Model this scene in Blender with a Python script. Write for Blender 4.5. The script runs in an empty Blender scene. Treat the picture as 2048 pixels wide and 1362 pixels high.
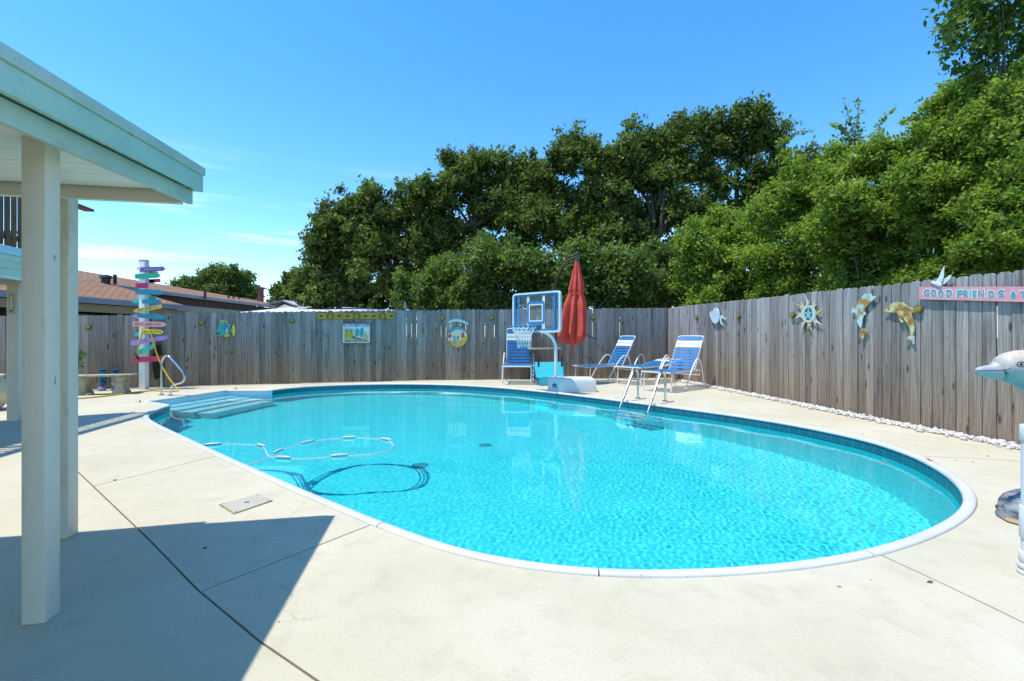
import bpy, bmesh, math, random
import numpy as np
from mathutils import Vector, Matrix
from mathutils.geometry import delaunay_2d_cdt

random.seed(7)
R = math.radians
sc = bpy.context.scene
COL = sc.collection

# ------------------------------------------------------------------ camera, sky, sun, exposure
CAM_H, FPX, HY, CX = 1.25, 930.0, 673.0, 1024.0
cd = bpy.data.cameras.new('camera'); cam = bpy.data.objects.new('camera', cd); COL.objects.link(cam)
cam.location = (0, 0, CAM_H); cam.rotation_euler = (R(90), 0, 0)
cd.sensor_width = 36; cd.lens = 36 * FPX / 2048; cd.shift_y = -(681 - HY) / 2048
cd.clip_start = .05; cd.clip_end = 2000
sc.camera = cam

SUN_VEC = Vector((-.33, -.085, 1)).normalized()            # towards the sun
sun_el = math.asin(SUN_VEC.z); sun_az = math.atan2(SUN_VEC.x, SUN_VEC.y)
sl = bpy.data.lights.new('sun', 'SUN'); sl.energy = 2.35; sl.angle = R(.5); sl.color = (1, .975, .93)
sl.cycles.is_caustics_light = True
so = bpy.data.objects.new('sun', sl); COL.objects.link(so)
so.location = (-5, 0, 30); so.rotation_euler = (-SUN_VEC).to_track_quat('-Z', 'Y').to_euler()

w = bpy.data.worlds.new('World'); sc.world = w; w.use_nodes = True
nt = w.node_tree; N = nt.nodes; L = nt.links
bg = N['Background']; bg.inputs['Strength'].default_value = .15
sky = N.new('ShaderNodeTexSky'); sky.sky_type = 'NISHITA'; sky.sun_disc = False
sky.sun_elevation = sun_el; sky.sun_rotation = sun_az
sky.altitude = 0; sky.air_density = 1.0; sky.dust_density = .2; sky.ozone_density = 3.4
hs = N.new('ShaderNodeHueSaturation'); hs.inputs['Saturation'].default_value = 1.31; hs.inputs['Hue'].default_value = .5; hs.inputs['Value'].default_value = .93
L.new(sky.outputs[0], hs.inputs['Color'])
tc = N.new('ShaderNodeTexCoord'); sx = N.new('ShaderNodeSeparateXYZ'); L.new(tc.outputs['Generated'], sx.inputs[0])
mp = N.new('ShaderNodeMapping'); mp.inputs['Scale'].default_value = (2.2, 2.2, 26); L.new(tc.outputs['Generated'], mp.inputs[0])
cn = N.new('ShaderNodeTexNoise'); cn.inputs['Scale'].default_value = 1.3; cn.inputs['Detail'].default_value = 7; cn.inputs['Roughness'].default_value = .55
L.new(mp.outputs[0], cn.inputs[0])
cr = N.new('ShaderNodeValToRGB'); cr.color_ramp.elements[0].position = .52; cr.color_ramp.elements[1].position = .78; L.new(cn.outputs[0], cr.inputs[0])
hr = N.new('ShaderNodeValToRGB'); e = hr.color_ramp.elements        # thin cloud only in a band low over the horizon
e[0].position = 0.0; e[0].color = (.5, .5, .5, 1); e[1].position = .34; e[1].color = (0, 0, 0, 1)
k = e.new(.1); k.color = (.9, .9, .9, 1); k = e.new(.2); k.color = (.55, .55, .55, 1)
L.new(sx.outputs['Z'], hr.inputs[0])
mu = N.new('ShaderNodeMath'); mu.operation = 'MULTIPLY'; L.new(cr.outputs[0], mu.inputs[0]); L.new(hr.outputs[0], mu.inputs[1])
mx = N.new('ShaderNodeMix'); mx.data_type = 'RGBA'; mx.inputs['B'].default_value = (4.6, 4.9, 5.3, 1)
L.new(mu.outputs[0], mx.inputs['Factor']); L.new(hs.outputs[0], mx.inputs['A']); L.new(mx.outputs['Result'], bg.inputs['Color'])

vs = sc.view_settings; vs.view_transform = 'Standard'; vs.look = 'None'; vs.gamma = 1; vs.use_curve_mapping = False
vs.exposure = 1.2
cy = sc.cycles
cy.use_denoising = True; cy.max_bounces = 10; cy.transparent_max_bounces = 12; cy.transmission_bounces = 8
cy.sample_clamp_indirect = 6; cy.caustics_refractive = True; cy.caustics_reflective = False

# ------------------------------------------------------------------ helpers
def gp(px, py, z=0.0):
    Z = (CAM_H - z) * FPX / (py - HY); return Vector(((px - CX) / FPX * Z, Z, z))
def dp(px, py, Z): return Vector(((px - CX) / FPX * Z, Z, CAM_H + (HY - py) / FPX * Z))

D1 = Vector((-.184, .983, 0)).normalized(); D2 = Vector((.983, .184, 0)).normalized(); UP = Vector((0, 0, 1))

class MB:
    def __init__(s): s.v = []; s.f = []
    def add(s, vs, fs):
        n = len(s.v); s.v += [tuple(p) for p in vs]; s.f += [tuple(i + n for i in f) for f in fs]; return s
    def box(s, c, size, rz=0.0, ax=None):
        c = Vector(c)
        if ax is None: ax = (Vector((math.cos(rz), math.sin(rz), 0)), Vector((-math.sin(rz), math.cos(rz), 0)), UP)
        X, Y, Z = [Vector(a) * (d / 2) for a, d in zip(ax, size)]
        vs = [c + X * i + Y * j + Z * k_ for k_ in (-1, 1) for j in (-1, 1) for i in (-1, 1)]
        return s.add(vs, [(0, 2, 3, 1), (4, 5, 7, 6), (0, 1, 5, 4), (2, 6, 7, 3), (0, 4, 6, 2), (1, 3, 7, 5)])
    def prism(s, poly, d):
        """poly: 3-D points in one plane, extruded by vector d"""
        n = len(poly); d = Vector(d); P = [Vector(p) for p in poly]
        return s.add(P + [p + d for p in P], [tuple(range(n))[::-1], tuple(range(n, 2 * n))] + [(i, (i + 1) % n, n + (i + 1) % n, n + i) for i in range(n)])
    def tube(s, pts, r, seg=10, closed=False, cap=True):
        P = [Vector(p) for p in pts]; n = len(P)
        rr = r if isinstance(r, (list, tuple)) else [r] * n
        T = []
        for i in range(n):
            a = P[(i - 1) % n] if (closed or i > 0) else P[i]; b = P[(i + 1) % n] if (closed or i < n - 1) else P[i]
            T.append((b - a).normalized())
        u = T[0].orthogonal().normalized(); base = len(s.v); vs = []
        for i in range(n):
            u = (u - T[i] * u.dot(T[i]))
            u = u.normalized() if u.length > 1e-6 else T[i].orthogonal().normalized()
            v = T[i].cross(u)
            for j in range(seg):
                a = 2 * math.pi * j / seg; vs.append(P[i] + (u * math.cos(a) + v * math.sin(a)) * rr[i])
        fs = []
        for i in range(n if closed else n - 1):
            for j in range(seg):
                a = i * seg + j; b = i * seg + (j + 1) % seg; c = ((i + 1) % n) * seg + (j + 1) % seg; d = ((i + 1) % n) * seg + j
                fs.append((a, b, c, d))
        if cap and not closed: fs += [tuple(range(seg))[::-1], tuple(range((n - 1) * seg, n * seg))]
        return s.add(vs, fs)
    def lathe(s, prof, c=(0, 0, 0), seg=24, ax=None, fn=None):
        """prof: (r, h) pairs about axis Z at c; fn(r,h,a)->r"""
        c = Vector(c); X, Y, Z = ax or (Vector((1, 0, 0)), Vector((0, 1, 0)), UP)
        vs = []; fs = []
        for r, h in prof:
            for j in range(seg):
                a = 2 * math.pi * j / seg; q = fn(r, h, a) if fn else r
                vs.append(c + X * (q * math.cos(a)) + Y * (q * math.sin(a)) + Z * h)
        for i in range(len(prof) - 1):
            for j in range(seg):
                fs.append((i * seg + j, i * seg + (j + 1) % seg, (i + 1) * seg + (j + 1) % seg, (i + 1) * seg + j))
        fs += [tuple(range(seg))[::-1], tuple(range((len(prof) - 1) * seg, len(prof) * seg))]
        return s.add(vs, fs)

def mesh_from(name, mb, mat, bevel=0, smooth=35, weld=False):
    me = bpy.data.meshes.new(name); me.from_pydata(mb.v, [], mb.f)
    if bevel or weld:
        bm = bmesh.new(); bm.from_mesh(me)
        if weld: bmesh.ops.remove_doubles(bm, verts=bm.verts, dist=1e-4)
        bmesh.ops.recalc_face_normals(bm, faces=bm.faces)
        if bevel:
            ed = [x for x in bm.edges if len(x.link_faces) == 2 and x.calc_face_angle(0) > R(30)]
            bmesh.ops.bevel(bm, geom=ed, offset=bevel, segments=2, affect='EDGES', profile=.6, clamp_overlap=True)
        bm.to_mesh(me); bm.free()
    if smooth:
        me.shade_smooth(); me.set_sharp_from_angle(angle=R(smooth))
    if mat: me.materials.append(mat)
    me.update(); return me

WM = {}
def thing(name, label, cat, loc=(0, 0, 0), rz=0.0, group=None, kind=None):
    o = bpy.data.objects.new(name, None); o.empty_display_size = .1; COL.objects.link(o)
    o.location = loc; o.rotation_euler = (0, 0, rz)
    if label: o['label'] = label
    if cat: o['category'] = cat
    if group: o['group'] = group
    if kind: o['kind'] = kind
    WM[o.name] = Matrix.Translation(Vector(loc)) @ Matrix.Rotation(rz, 4, 'Z'); return o
def part(name, mb, mat, parent, bevel=0, smooth=35, label=None, local=False, weld=False):
    M_ = WM[parent.name]
    if not local:
        inv = M_.inverted(); mb.v = [tuple(inv @ Vector(p)) for p in mb.v]
    o = bpy.data.objects.new(name, mesh_from(name, mb, mat, bevel, smooth, weld)); COL.objects.link(o); o.parent = parent
    WM[o.name] = M_
    if label: o['label'] = label
    return o
def single(name, mb, mat, label, cat, loc=(0, 0, 0), rz=0.0, group=None, bevel=0, smooth=35, local=False):
    """a thing that is one mesh, its origin at loc"""
    M_ = Matrix.Translation(Vector(loc)) @ Matrix.Rotation(rz, 4, 'Z')
    if not local:
        inv = M_.inverted(); mb.v = [tuple(inv @ Vector(p)) for p in mb.v]
    o = bpy.data.objects.new(name, mesh_from(name, mb, mat, bevel, smooth)); COL.objects.link(o)
    o.location = loc; o.rotation_euler = (0, 0, rz); WM[o.name] = M_
    o['label'] = label; o['category'] = cat
    if group: o['group'] = group
    return o
def struct(name, mb, mat, kind='structure', smooth=35, parent=None):
    o = bpy.data.objects.new(name, mesh_from(name, mb, mat, 0, smooth)); COL.objects.link(o)
    if parent: o.parent = parent
    else: o['kind'] = kind
    WM[o.name] = Matrix.Identity(4); return o
def copy_tree(o, parent=None):
    c = o.copy(); COL.objects.link(c)
    if parent: c.parent = parent
    for ch in o.children: copy_tree(ch, c)
    return c
def receiver(*obs):
    for o in obs: o.cycles.is_caustics_receiver = True

# ------------------------------------------------------------------ materials
def node_mat(name):
    m = bpy.data.materials.new(name); m.use_nodes = True
    return m, m.node_tree.nodes, m.node_tree.links, m.node_tree.nodes['Principled BSDF']
def c4(c): return (c[0], c[1], c[2], 1)
def noise(N, L, vec, scale, detail=5, rough=.55):
    n = N.new('ShaderNodeTexNoise'); n.inputs['Scale'].default_value = scale; n.inputs['Detail'].default_value = detail
    n.inputs['Roughness'].default_value = rough
    if vec: L.new(vec, n.inputs['Vector'])
    return n.outputs[0]
def ramp(N, L, fac, a, b, ca=(0, 0, 0), cb=(1, 1, 1)):
    r = N.new('ShaderNodeValToRGB'); r.color_ramp.elements[0].position = a; r.color_ramp.elements[1].position = b
    r.color_ramp.elements[0].color = c4(ca); r.color_ramp.elements[1].color = c4(cb); L.new(fac, r.inputs[0]); return r.outputs[0]
def mix(N, L, fac, a, b, mode='MIX'):
    m = N.new('ShaderNodeMix'); m.data_type = 'RGBA'; m.blend_type = mode
    for s_, v in (('Factor', fac), ('A', a), ('B', b)):
        if isinstance(v, (int, float)): m.inputs[s_].default_value = v
        elif isinstance(v, tuple): m.inputs[s_].default_value = c4(v)
        else: L.new(v, m.inputs[s_])
    return m.outputs['Result']
def math_(N, L, op, a, b=None):
    m = N.new('ShaderNodeMath'); m.operation = op
    for i, v in enumerate((a, b)):
        if v is None: continue
        if isinstance(v, (int, float)): m.inputs[i].default_value = v
        else: L.new(v, m.inputs[i])
    return m.outputs[0]
def coords(N, L, scale=(1, 1, 1), kind='Object', rnd=False):
    t = N.new('ShaderNodeTexCoord'); m = N.new('ShaderNodeMapping'); m.inputs['Scale'].default_value = scale
    L.new(t.outputs[kind], m.inputs[0])
    if rnd:
        oi = N.new('ShaderNodeObjectInfo'); cb = N.new('ShaderNodeCombineXYZ')
        a = math_(N, L, 'MULTIPLY', oi.outputs['Random'], 53.0)
        for i in range(3): L.new(a, cb.inputs[i])
        L.new(cb.outputs[0], m.inputs['Location'])
    return m.outputs[0]
def bump(N, L, P, h, strength, dist=.01):
    b = N.new('ShaderNodeBump'); b.inputs['Strength'].default_value = strength; b.inputs['Distance'].default_value = dist
    L.new(h, b.inputs['Height']); L.new(b.outputs[0], P.inputs['Normal'])
def M(name, c1, c2=None, scale=4, rough=.55, bmp=0, bscale=60, metal=0, stretch=(1, 1, 1), spec=.5, lo=.35, hi=.65, bd=.01, rnd=False, coat=0, wear=0):
    m, N, L, P = node_mat(name)
    P.inputs['Roughness'].default_value = rough; P.inputs['Metallic'].default_value = metal; P.inputs['Specular IOR Level'].default_value = spec
    if coat: P.inputs['Coat Weight'].default_value = coat; P.inputs['Coat Roughness'].default_value = .15
    v = coords(N, L, stretch, rnd=rnd)
    if c2 is None: c2 = tuple(x * .82 for x in c1)
    c = ramp(N, L, noise(N, L, v, scale), lo, hi, c2, c1)
    if wear:
        c = mix(N, L, math_(N, L, 'MULTIPLY', ramp(N, L, noise(N, L, v, 9, 7, .7), .56, .70), wear), c, tuple(x * .45 for x in c1))
        c = mix(N, L, ramp(N, L, noise(N, L, v, 38, 3, .6), .70, .74), c, tuple(x * .35 for x in c1))
    L.new(c, P.inputs['Base Color'])
    if bmp: bump(N, L, P, noise(N, L, v, bscale, 4), bmp, bd)
    return m

def fence_material():
    m, N, L, P = node_mat('weathered_fence_wood')
    P.inputs['Roughness'].default_value = .85; P.inputs['Specular IOR Level'].default_value = .2
    v = coords(N, L, rnd=True)
    def sc_(s): q = N.new('ShaderNodeMapping'); q.inputs['Scale'].default_value = s; L.new(v, q.inputs[0]); return q.outputs[0]
    warp = noise(N, L, sc_((3, 3, 2.2)), 1.0, 2)
    vv = N.new('ShaderNodeVectorMath'); vv.operation = 'MULTIPLY_ADD'
    cb = N.new('ShaderNodeCombineXYZ'); L.new(math_(N, L, 'MULTIPLY', warp, .07), cb.inputs[0])
    vv.operation = 'ADD'; L.new(v, vv.inputs[0]); L.new(cb.outputs[0], vv.inputs[1])
    q = N.new('ShaderNodeMapping'); q.inputs['Scale'].default_value = (85, 20, 1.3); L.new(vv.outputs[0], q.inputs[0])
    grain = noise(N, L, q.outputs[0], 1.0, 8, .75)
    broad = noise(N, L, sc_((9, 6, .8)), 1.0, 4)
    t = N.new('ShaderNodeTexCoord'); s3 = N.new('ShaderNodeSeparateXYZ'); L.new(t.outputs['Object'], s3.inputs[0])
    zz = math_(N, L, 'ADD', math_(N, L, 'MULTIPLY', s3.outputs['Z'], .5), math_(N, L, 'MULTIPLY', math_(N, L, 'SUBTRACT', broad, .5), .9))
    base = ramp(N, L, zz, .1, .85, (.42, .325, .23), (.49, .475, .45))       # splash-browned foot, silvered top
    dark = ramp(N, L, grain, .34, .62, (.20, .18, .155), (1, 1, 1))
    colr = mix(N, L, .8, base, dark, 'MULTIPLY')
    colr = mix(N, L, ramp(N, L, broad, .55, .78), colr, (.12, .10, .08))
    vo = N.new('ShaderNodeTexVoronoi'); vo.inputs['Scale'].default_value = 1.0; L.new(sc_((8, 8, 2.6)), vo.inputs['Vector'])
    s2 = N.new('ShaderNodeSeparateColor'); L.new(vo.outputs['Color'], s2.inputs[0])
    kn = math_(N, L, 'MULTIPLY', ramp(N, L, vo.outputs['Distance'], .09, .2, (1, 1, 1), (0, 0, 0)), math_(N, L, 'GREATER_THAN', s2.outputs[0], .38))
    colr = mix(N, L, math_(N, L, 'MULTIPLY', kn, .8), colr, (.05, .038, .03))
    oi = N.new('ShaderNodeObjectInfo')
    br = ramp(N, L, oi.outputs['Random'], 0, 1, (.56, .55, .53), (1.0, 1.0, 1.0))
    L.new(mix(N, L, 1.0, colr, br, 'MULTIPLY'), P.inputs['Base Color'])
    bump(N, L, P, math_(N, L, 'SUBTRACT', grain, kn), .55, .006)
    return m

def concrete_material():
    m, N, L, P = node_mat('cream_pool_deck_concrete')
    P.inputs['Roughness'].default_value = .8; P.inputs['Specular IOR Level'].default_value = .3
    v = coords(N, L, kind='Object')
    big = noise(N, L, v, .9, 5); mid = noise(N, L, v, 5.5, 6, .65); fine = noise(N, L, v, 75, 4, .75)
    c = ramp(N, L, big, .3, .7, (.475, .42, .285), (.56, .505, .365))
    c = mix(N, L, math_(N, L, 'MULTIPLY', ramp(N, L, mid, .5, .75), .45), c, (.36, .32, .22))
    c = mix(N, L, math_(N, L, 'MULTIPLY', ramp(N, L, fine, .52, .68), .34), c, (.25, .22, .17))
    mp_ = N.new('ShaderNodeMapping'); mp_.inputs['Scale'].default_value = (26, 7, 1); mp_.inputs['Rotation'].default_value = (0, 0, .5); L.new(v, mp_.inputs[0])
    scr = noise(N, L, mp_.outputs[0], 2.0, 8, .7)
    c = mix(N, L, math_(N, L, 'MULTIPLY', ramp(N, L, scr, .66, .72), .28), c, (.24, .20, .14))
    wn = N.new('ShaderNodeTexNoise'); wn.inputs['Scale'].default_value = 2.2; wn.inputs['Detail'].default_value = 5; L.new(v, wn.inputs[0])
    wa = N.new('ShaderNodeVectorMath'); wa.operation = 'MULTIPLY_ADD'; wa.inputs[1].default_value = (.5, .5, .5); L.new(wn.outputs['Color'], wa.inputs[0]); L.new(v, wa.inputs[2])
    vc = N.new('ShaderNodeTexVoronoi'); vc.feature = 'DISTANCE_TO_EDGE'; vc.inputs['Scale'].default_value = .55; L.new(wa.outputs[0], vc.inputs['Vector'])
    crk = math_(N, L, 'MULTIPLY', ramp(N, L, vc.outputs['Distance'], .0, .0035, (1, 1, 1), (0, 0, 0)), ramp(N, L, noise(N, L, v, 1.1, 2), .52, .6))
    c = mix(N, L, math_(N, L, 'MULTIPLY', crk, .3), c, (.17, .14, .09))
    vs_ = N.new('ShaderNodeTexVoronoi'); vs_.inputs['Scale'].default_value = 7; L.new(v, vs_.inputs['Vector'])
    sp_ = N.new('ShaderNodeSeparateColor'); L.new(vs_.outputs['Color'], sp_.inputs[0])
    c = mix(N, L, math_(N, L, 'MULTIPLY', ramp(N, L, vs_.outputs['Distance'], .03, .05, (1, 1, 1), (0, 0, 0)), math_(N, L, 'GREATER_THAN', sp_.outputs[0], .86)), c, (.10, .07, .04))
    L.new(c, P.inputs['Base Color'])
    h = math_(N, L, 'ADD', math_(N, L, 'MULTIPLY', fine, .6), noise(N, L, v, 45, 4))
    bump(N, L, P, h, .35, .004); return m

def liner_material(name, c1, c2, scale):
    m, N, L, P = node_mat(name)
    P.inputs['Roughness'].default_value = .5; P.inputs['Specular IOR Level'].default_value = .2
    v = coords(N, L)
    wv = N.new('ShaderNodeVectorMath'); wv.operation = 'ADD'
    nn = N.new('ShaderNodeTexNoise'); nn.inputs['Scale'].default_value = scale * .6; L.new(v, nn.inputs[0])
    sc2 = N.new('ShaderNodeVectorMath'); sc2.operation = 'SCALE'; sc2.inputs['Scale'].default_value = .5 / scale; L.new(nn.outputs['Color'], sc2.inputs[0])
    L.new(v, wv.inputs[0]); L.new(sc2.outputs[0], wv.inputs[1])
    vo = N.new('ShaderNodeTexVoronoi'); vo.feature = 'DISTANCE_TO_EDGE'; vo.inputs['Scale'].default_value = scale; L.new(wv.outputs[0], vo.inputs['Vector'])
    c = ramp(N, L, vo.outputs['Distance'], .0, .22, c2, c1)
    L.new(mix(N, L, math_(N, L, 'MULTIPLY', noise(N, L, v, scale * 2.2, 4), .5), c, c1), P.inputs['Base Color'])
    return m

def tile_band_material():
    m, N, L, P = node_mat('liner_tile_band')
    P.inputs['Roughness'].default_value = .35
    uv = N.new('ShaderNodeTexCoord')
    br = N.new('ShaderNodeTexBrick'); br.offset = 0; br.inputs['Scale'].default_value = 1
    br.inputs['Brick Width'].default_value = .15; br.inputs['Row Height'].default_value = .15; br.inputs['Mortar Size'].default_value = .006
    br.inputs['Color1'].default_value = (.004, .055, .085, 1); br.inputs['Color2'].default_value = (.006, .09, .125, 1); br.inputs['Mortar'].default_value = (.02, .22, .28, 1)
    L.new(uv.outputs['UV'], br.inputs['Vector'])
    mg = N.new('ShaderNodeTexMagic'); mg.turbulence_depth = 3; mg.inputs['Scale'].default_value = 16; mg.inputs['Distortion'].default_value = 1.6; L.new(uv.outputs['UV'], mg.inputs['Vector'])
    c = mix(N, L, math_(N, L, 'MULTIPLY', ramp(N, L, mg.outputs['Fac'], .45, .62), .55), br.outputs['Color'], (.02, .24, .30))
    L.new(c, P.inputs['Base Color']); return m

def water_material():
    m, N, L, P = node_mat('pool_water'); N.remove(P)
    g = N.new('ShaderNodeBsdfGlass'); g.inputs['IOR'].default_value = 1.33; g.inputs['Roughness'].default_value = 0
    g.inputs['Color'].default_value = (.90, .985, 1, 1)
    L.new(g.outputs[0], N['Material Output'].inputs[0]); return m

def clear_panel_material():
    m, N, L, P = node_mat('clear_polycarbonate'); N.remove(P)
    t = N.new('ShaderNodeBsdfTransparent'); t.inputs[0].default_value = (.9, .93, .95, 1)
    g = N.new('ShaderNodeBsdfGlossy'); g.inputs['Roughness'].default_value = .12
    f = N.new('ShaderNodeFresnel'); f.inputs[0].default_value = 1.35
    x = N.new('ShaderNodeMixShader'); L.new(f.outputs[0], x.inputs[0]); L.new(t.outputs[0], x.inputs[1]); L.new(g.outputs[0], x.inputs[2])
    L.new(x.outputs[0], N['Material Output'].inputs[0]); return m

def leaf_material(name, dark, light, trans=.35):
    m, N, L, P = node_mat(name)
    a = N.new('ShaderNodeAttribute'); a.attribute_name = 'tint'
    c = ramp(N, L, a.outputs['Fac'], 0, 1, dark, light)
    L.new(c, P.inputs['Base Color']); P.inputs['Roughness'].default_value = .55; P.inputs['Specular IOR Level'].default_value = .32
    t = N.new('ShaderNodeBsdfTranslucent'); L.new(mix(N, L, 1.0, c, (1.0, 1.15, .45), 'MULTIPLY'), t.inputs[0])
    x = N.new('ShaderNodeMixShader'); x.inputs[0].default_value = trans
    L.new(P.outputs[0], x.inputs[1]); L.new(t.outputs[0], x.inputs[2]); L.new(x.outputs[0], N['Material Output'].inputs[0]); return m

def shingle_material(name, c1, c2, mort):
    m, N, L, P = node_mat(name); P.inputs['Roughness'].default_value = .9
    u = N.new('ShaderNodeTexCoord'); b = N.new('ShaderNodeTexBrick'); b.inputs['Scale'].default_value = 1
    b.inputs['Brick Width'].default_value = .32; b.inputs['Row Height'].default_value = .15; b.inputs['Mortar Size'].default_value = .026
    b.inputs['Color1'].default_value = c4(c1); b.inputs['Color2'].default_value = c4(c2); b.inputs['Mortar'].default_value = c4(mort)
    L.new(u.outputs['UV'], b.inputs['Vector'])
    L.new(mix(N, L, math_(N, L, 'MULTIPLY', noise(N, L, u.outputs['Object'], 1.2, 6), .4), b.outputs['Color'], tuple(x * .6 for x in c1)), P.inputs['Base Color'])
    bump(N, L, P, b.outputs['Fac'], -.6, .02); return m

FENCE = fence_material(); CONC = concrete_material(); WATER = water_material(); CLEAR = clear_panel_material(); TILE = tile_band_material()
LINER = liner_material('aqua_pebble_liner', (.07, .84, .84), (.03, .68, .72), 11)
LINERW = liner_material('aqua_wall_liner', (.03, .86, .86), (.02, .76, .78), 9)
COPE = M('white_coping', (.60, .59, .55), (.52, .51, .47), 3, .4, .15, 80, wear=.25)
ACRY = M('white_acrylic_step', (.62, .72, .74), (.55, .66, .68), 2, .35); ACRT = M('pale_aqua_tread', (.46, .92, .92), (.40, .88, .88), 2, .4)
SOIL = M('joint_grime', (.34, .29, .10), (.12, .10, .045), 3, .95, .5, 60)
GRASS = M('dry_lawn_ground', (.09, .11, .04), (.14, .12, .06), .6, .95, .6, 30)
CREAM = M('cream_painted_timber', (.73, .68, .55), (.67, .62, .49), 1.5, .5, .2, 30, stretch=(1, 1, .3), wear=.4)
WHITEP = M('white_paint', (.78, .78, .75), (.70, .70, .66), 2, .45, .08, 40)
SOFF = M('cream_soffit_paint', (.80, .77, .67), (.74, .71, .6), 2, .5)
MINT = M('mint_painted_fascia', (.42, .66, .56), (.33, .56, .49), 2.5, .45, .2, 30, lo=.3, hi=.6, wear=.3)
MINT2 = M('pale_mint_trim', (.46, .62, .54), (.38, .53, .46), 2.5, .45, .2, 30, wear=.3)
SIDING = M('pale_green_siding', (.62, .70, .54), (.55, .64, .49), 2, .5)
STEEL = M('polished_steel', (.62, .63, .63), (.5, .5, .5), 2, .12, 0, metal=1)
WALU = M('cream_aluminium_tube', (.74, .71, .63), (.66, .63, .55), 3, .35)
BLUE = M('blue_vinyl_strap', (.012, .19, .47), (.01, .16, .40), 5, .4)
WSTRAP = M('white_vinyl_strap', (.80, .78, .72), (.72, .70, .64), 5, .4)
PLAST = M('offwhite_moulded_plastic', (.74, .72, .66), (.68, .66, .6), 2, .45, .1, 60)
POLEW = M('white_powder_coat', (.80, .82, .82), (.74, .76, .77), 2, .3)
BLUEP = M('blue_print', (.012, .23, .52), (.01, .20, .46), 6, .4)
LBLUE = M('pale_blue_frame', (.55, .76, .84), (.48, .70, .80), 3, .4)
NAVY = M('navy_print', (.02, .07, .22), (.015, .06, .2), 8, .5)
RED = M('terracotta_red_canvas', (.58, .068, .04), (.48, .05, .03), 3, .85, .3, 40)
DKBR = M('bronze_metal', (.09, .06, .045), (.06, .04, .03), 4, .45, metal=.3)
BLACK = M('black_plastic', (.02, .02, .022), (.014, .014, .016), 4, .5)
TURQ = M('turquoise_fabric', (.04, .52, .56), (.03, .45, .50), 6, .7, .2, 90)
OLDW = M('tan_timber', (.44, .36, .24), (.34, .27, .17), 1, .8, .3, 20, stretch=(2, 20, 20))
BENCH = M('mossy_concrete', (.40, .37, .27), (.20, .20, .10), 5, .9, .5, 40)
YHOSE = M('yellow_hose', (.66, .40, .03), (.58, .34, .02), 6, .4)
OLIVE = M('dark_olive_cloth', (.022, .028, .012), (.012, .016, .008), 6, .9, .4, 50)
STONE = M('white_stone', (.66, .63, .58), (.40, .34, .27), 22, .85, .4, 50)
PVC = M('white_pvc', (.66, .65, .62), (.62, .61, .58), 2, .4, spec=.3)
BARK = M('grey_bark', (.16, .13, .10), (.06, .05, .04), 6, .95, .8, 20, stretch=(1, 1, .25), bd=.03)
GOLD = M('yellow_wood_disc', (.36, .27, .03), (.20, .16, .02), 20, .6)
DISC_RIM = M('dark_green_disc_rim', (.12, .12, .03), (.07, .07, .02), 12, .7)

# ------------------------------------------------------------------ ground plan of pool and deck
arc_px = [(541, 780), (575, 775.5), (620, 772), (700, 768.3), (800, 766.5), (900, 768), (1000, 773.3), (1100, 783), (1200, 795), (1310, 809), (1430, 824), (1500, 833.5), (1640, 856),
          (1760, 882), (1840, 910), (1900, 940), (1940, 970), (1957, 998), (1954, 1020), (1930, 1045), (1870, 1078), (1780, 1108), (1680, 1130), (1550, 1147), (1400, 1155.5),
          (1250, 1157), (1100, 1148), (950, 1122), (850, 1093), (740, 1050), (600, 990), (500, 945), (440, 917), (340, 868), (300, 849), (283, 838), (284, 829), (303, 820), (332, 811)]
arc = [gp(*p) for p in arc_px]
def smooth_curve(P, it=2):
    for _ in range(it):                                     # relax the traced points, ends kept
        P = [P[0]] + [P[i] * .5 + (P[i - 1] + P[i + 1]) * .25 for i in range(1, len(P) - 1)] + [P[-1]]
    out = []
    for i in range(len(P) - 1):
        p0 = P[max(i - 1, 0)]; p1 = P[i]; p2 = P[i + 1]; p3 = P[min(i + 2, len(P) - 1)]
        n = max(2, int((p2 - p1).length / .12))
        for j in range(n):
            t = j / n
            out.append(.5 * ((2 * p1) + (p2 - p0) * t + (2 * p0 - 5 * p1 + 4 * p2 - p3) * t * t + (3 * p1 - p0 - 3 * p2 + p3) * t ** 3))
    out.append(P[-1]); return out
ARC = smooth_curve(arc, 1)
REC = [ARC[-1].copy(), gp(285, 804), gp(453, 780.3), ARC[0].copy()]      # step recess: near side, back, far side
POOL = ARC + REC[1:3]
POOL2 = [(p.x, p.y) for p in POOL]
WZ = -.105
def floor_z(x): return -1.48 - .03 * x
def inside(xs, ys, poly):
    r = np.zeros(xs.shape, bool); n = len(poly)
    for i in range(n):
        x1, y1 = poly[i]; x2, y2 = poly[(i + 1) % n]
        if y1 == y2: continue
        c = ((y1 > ys) != (y2 > ys)) & (xs < (x2 - x1) * (ys - y1) / (y2 - y1) + x1); r ^= c
    return r

# fences: base points with top heights
BACKF = [(Vector((-14.2, 10.25, 0)), 1.70), (Vector((-9.71, 10.96, 0)), 1.735), (Vector((-7.88, 11.74, 0)), 1.845), (Vector((-2.34, 13.28, 0)), 2.0), (Vector((4.72, 14.02, 0)), 2.105)]
SIDEF = [(Vector((4.72, 14.02, 0)), 2.10), (Vector((5.28, 9.15, 0)), 2.04), (Vector((5.52, 6.61, 0)), 2.0), (Vector((5.76, 5.24, 0)), 1.99), (Vector((6.15, 3.0, 0)), 1.99)]

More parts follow.
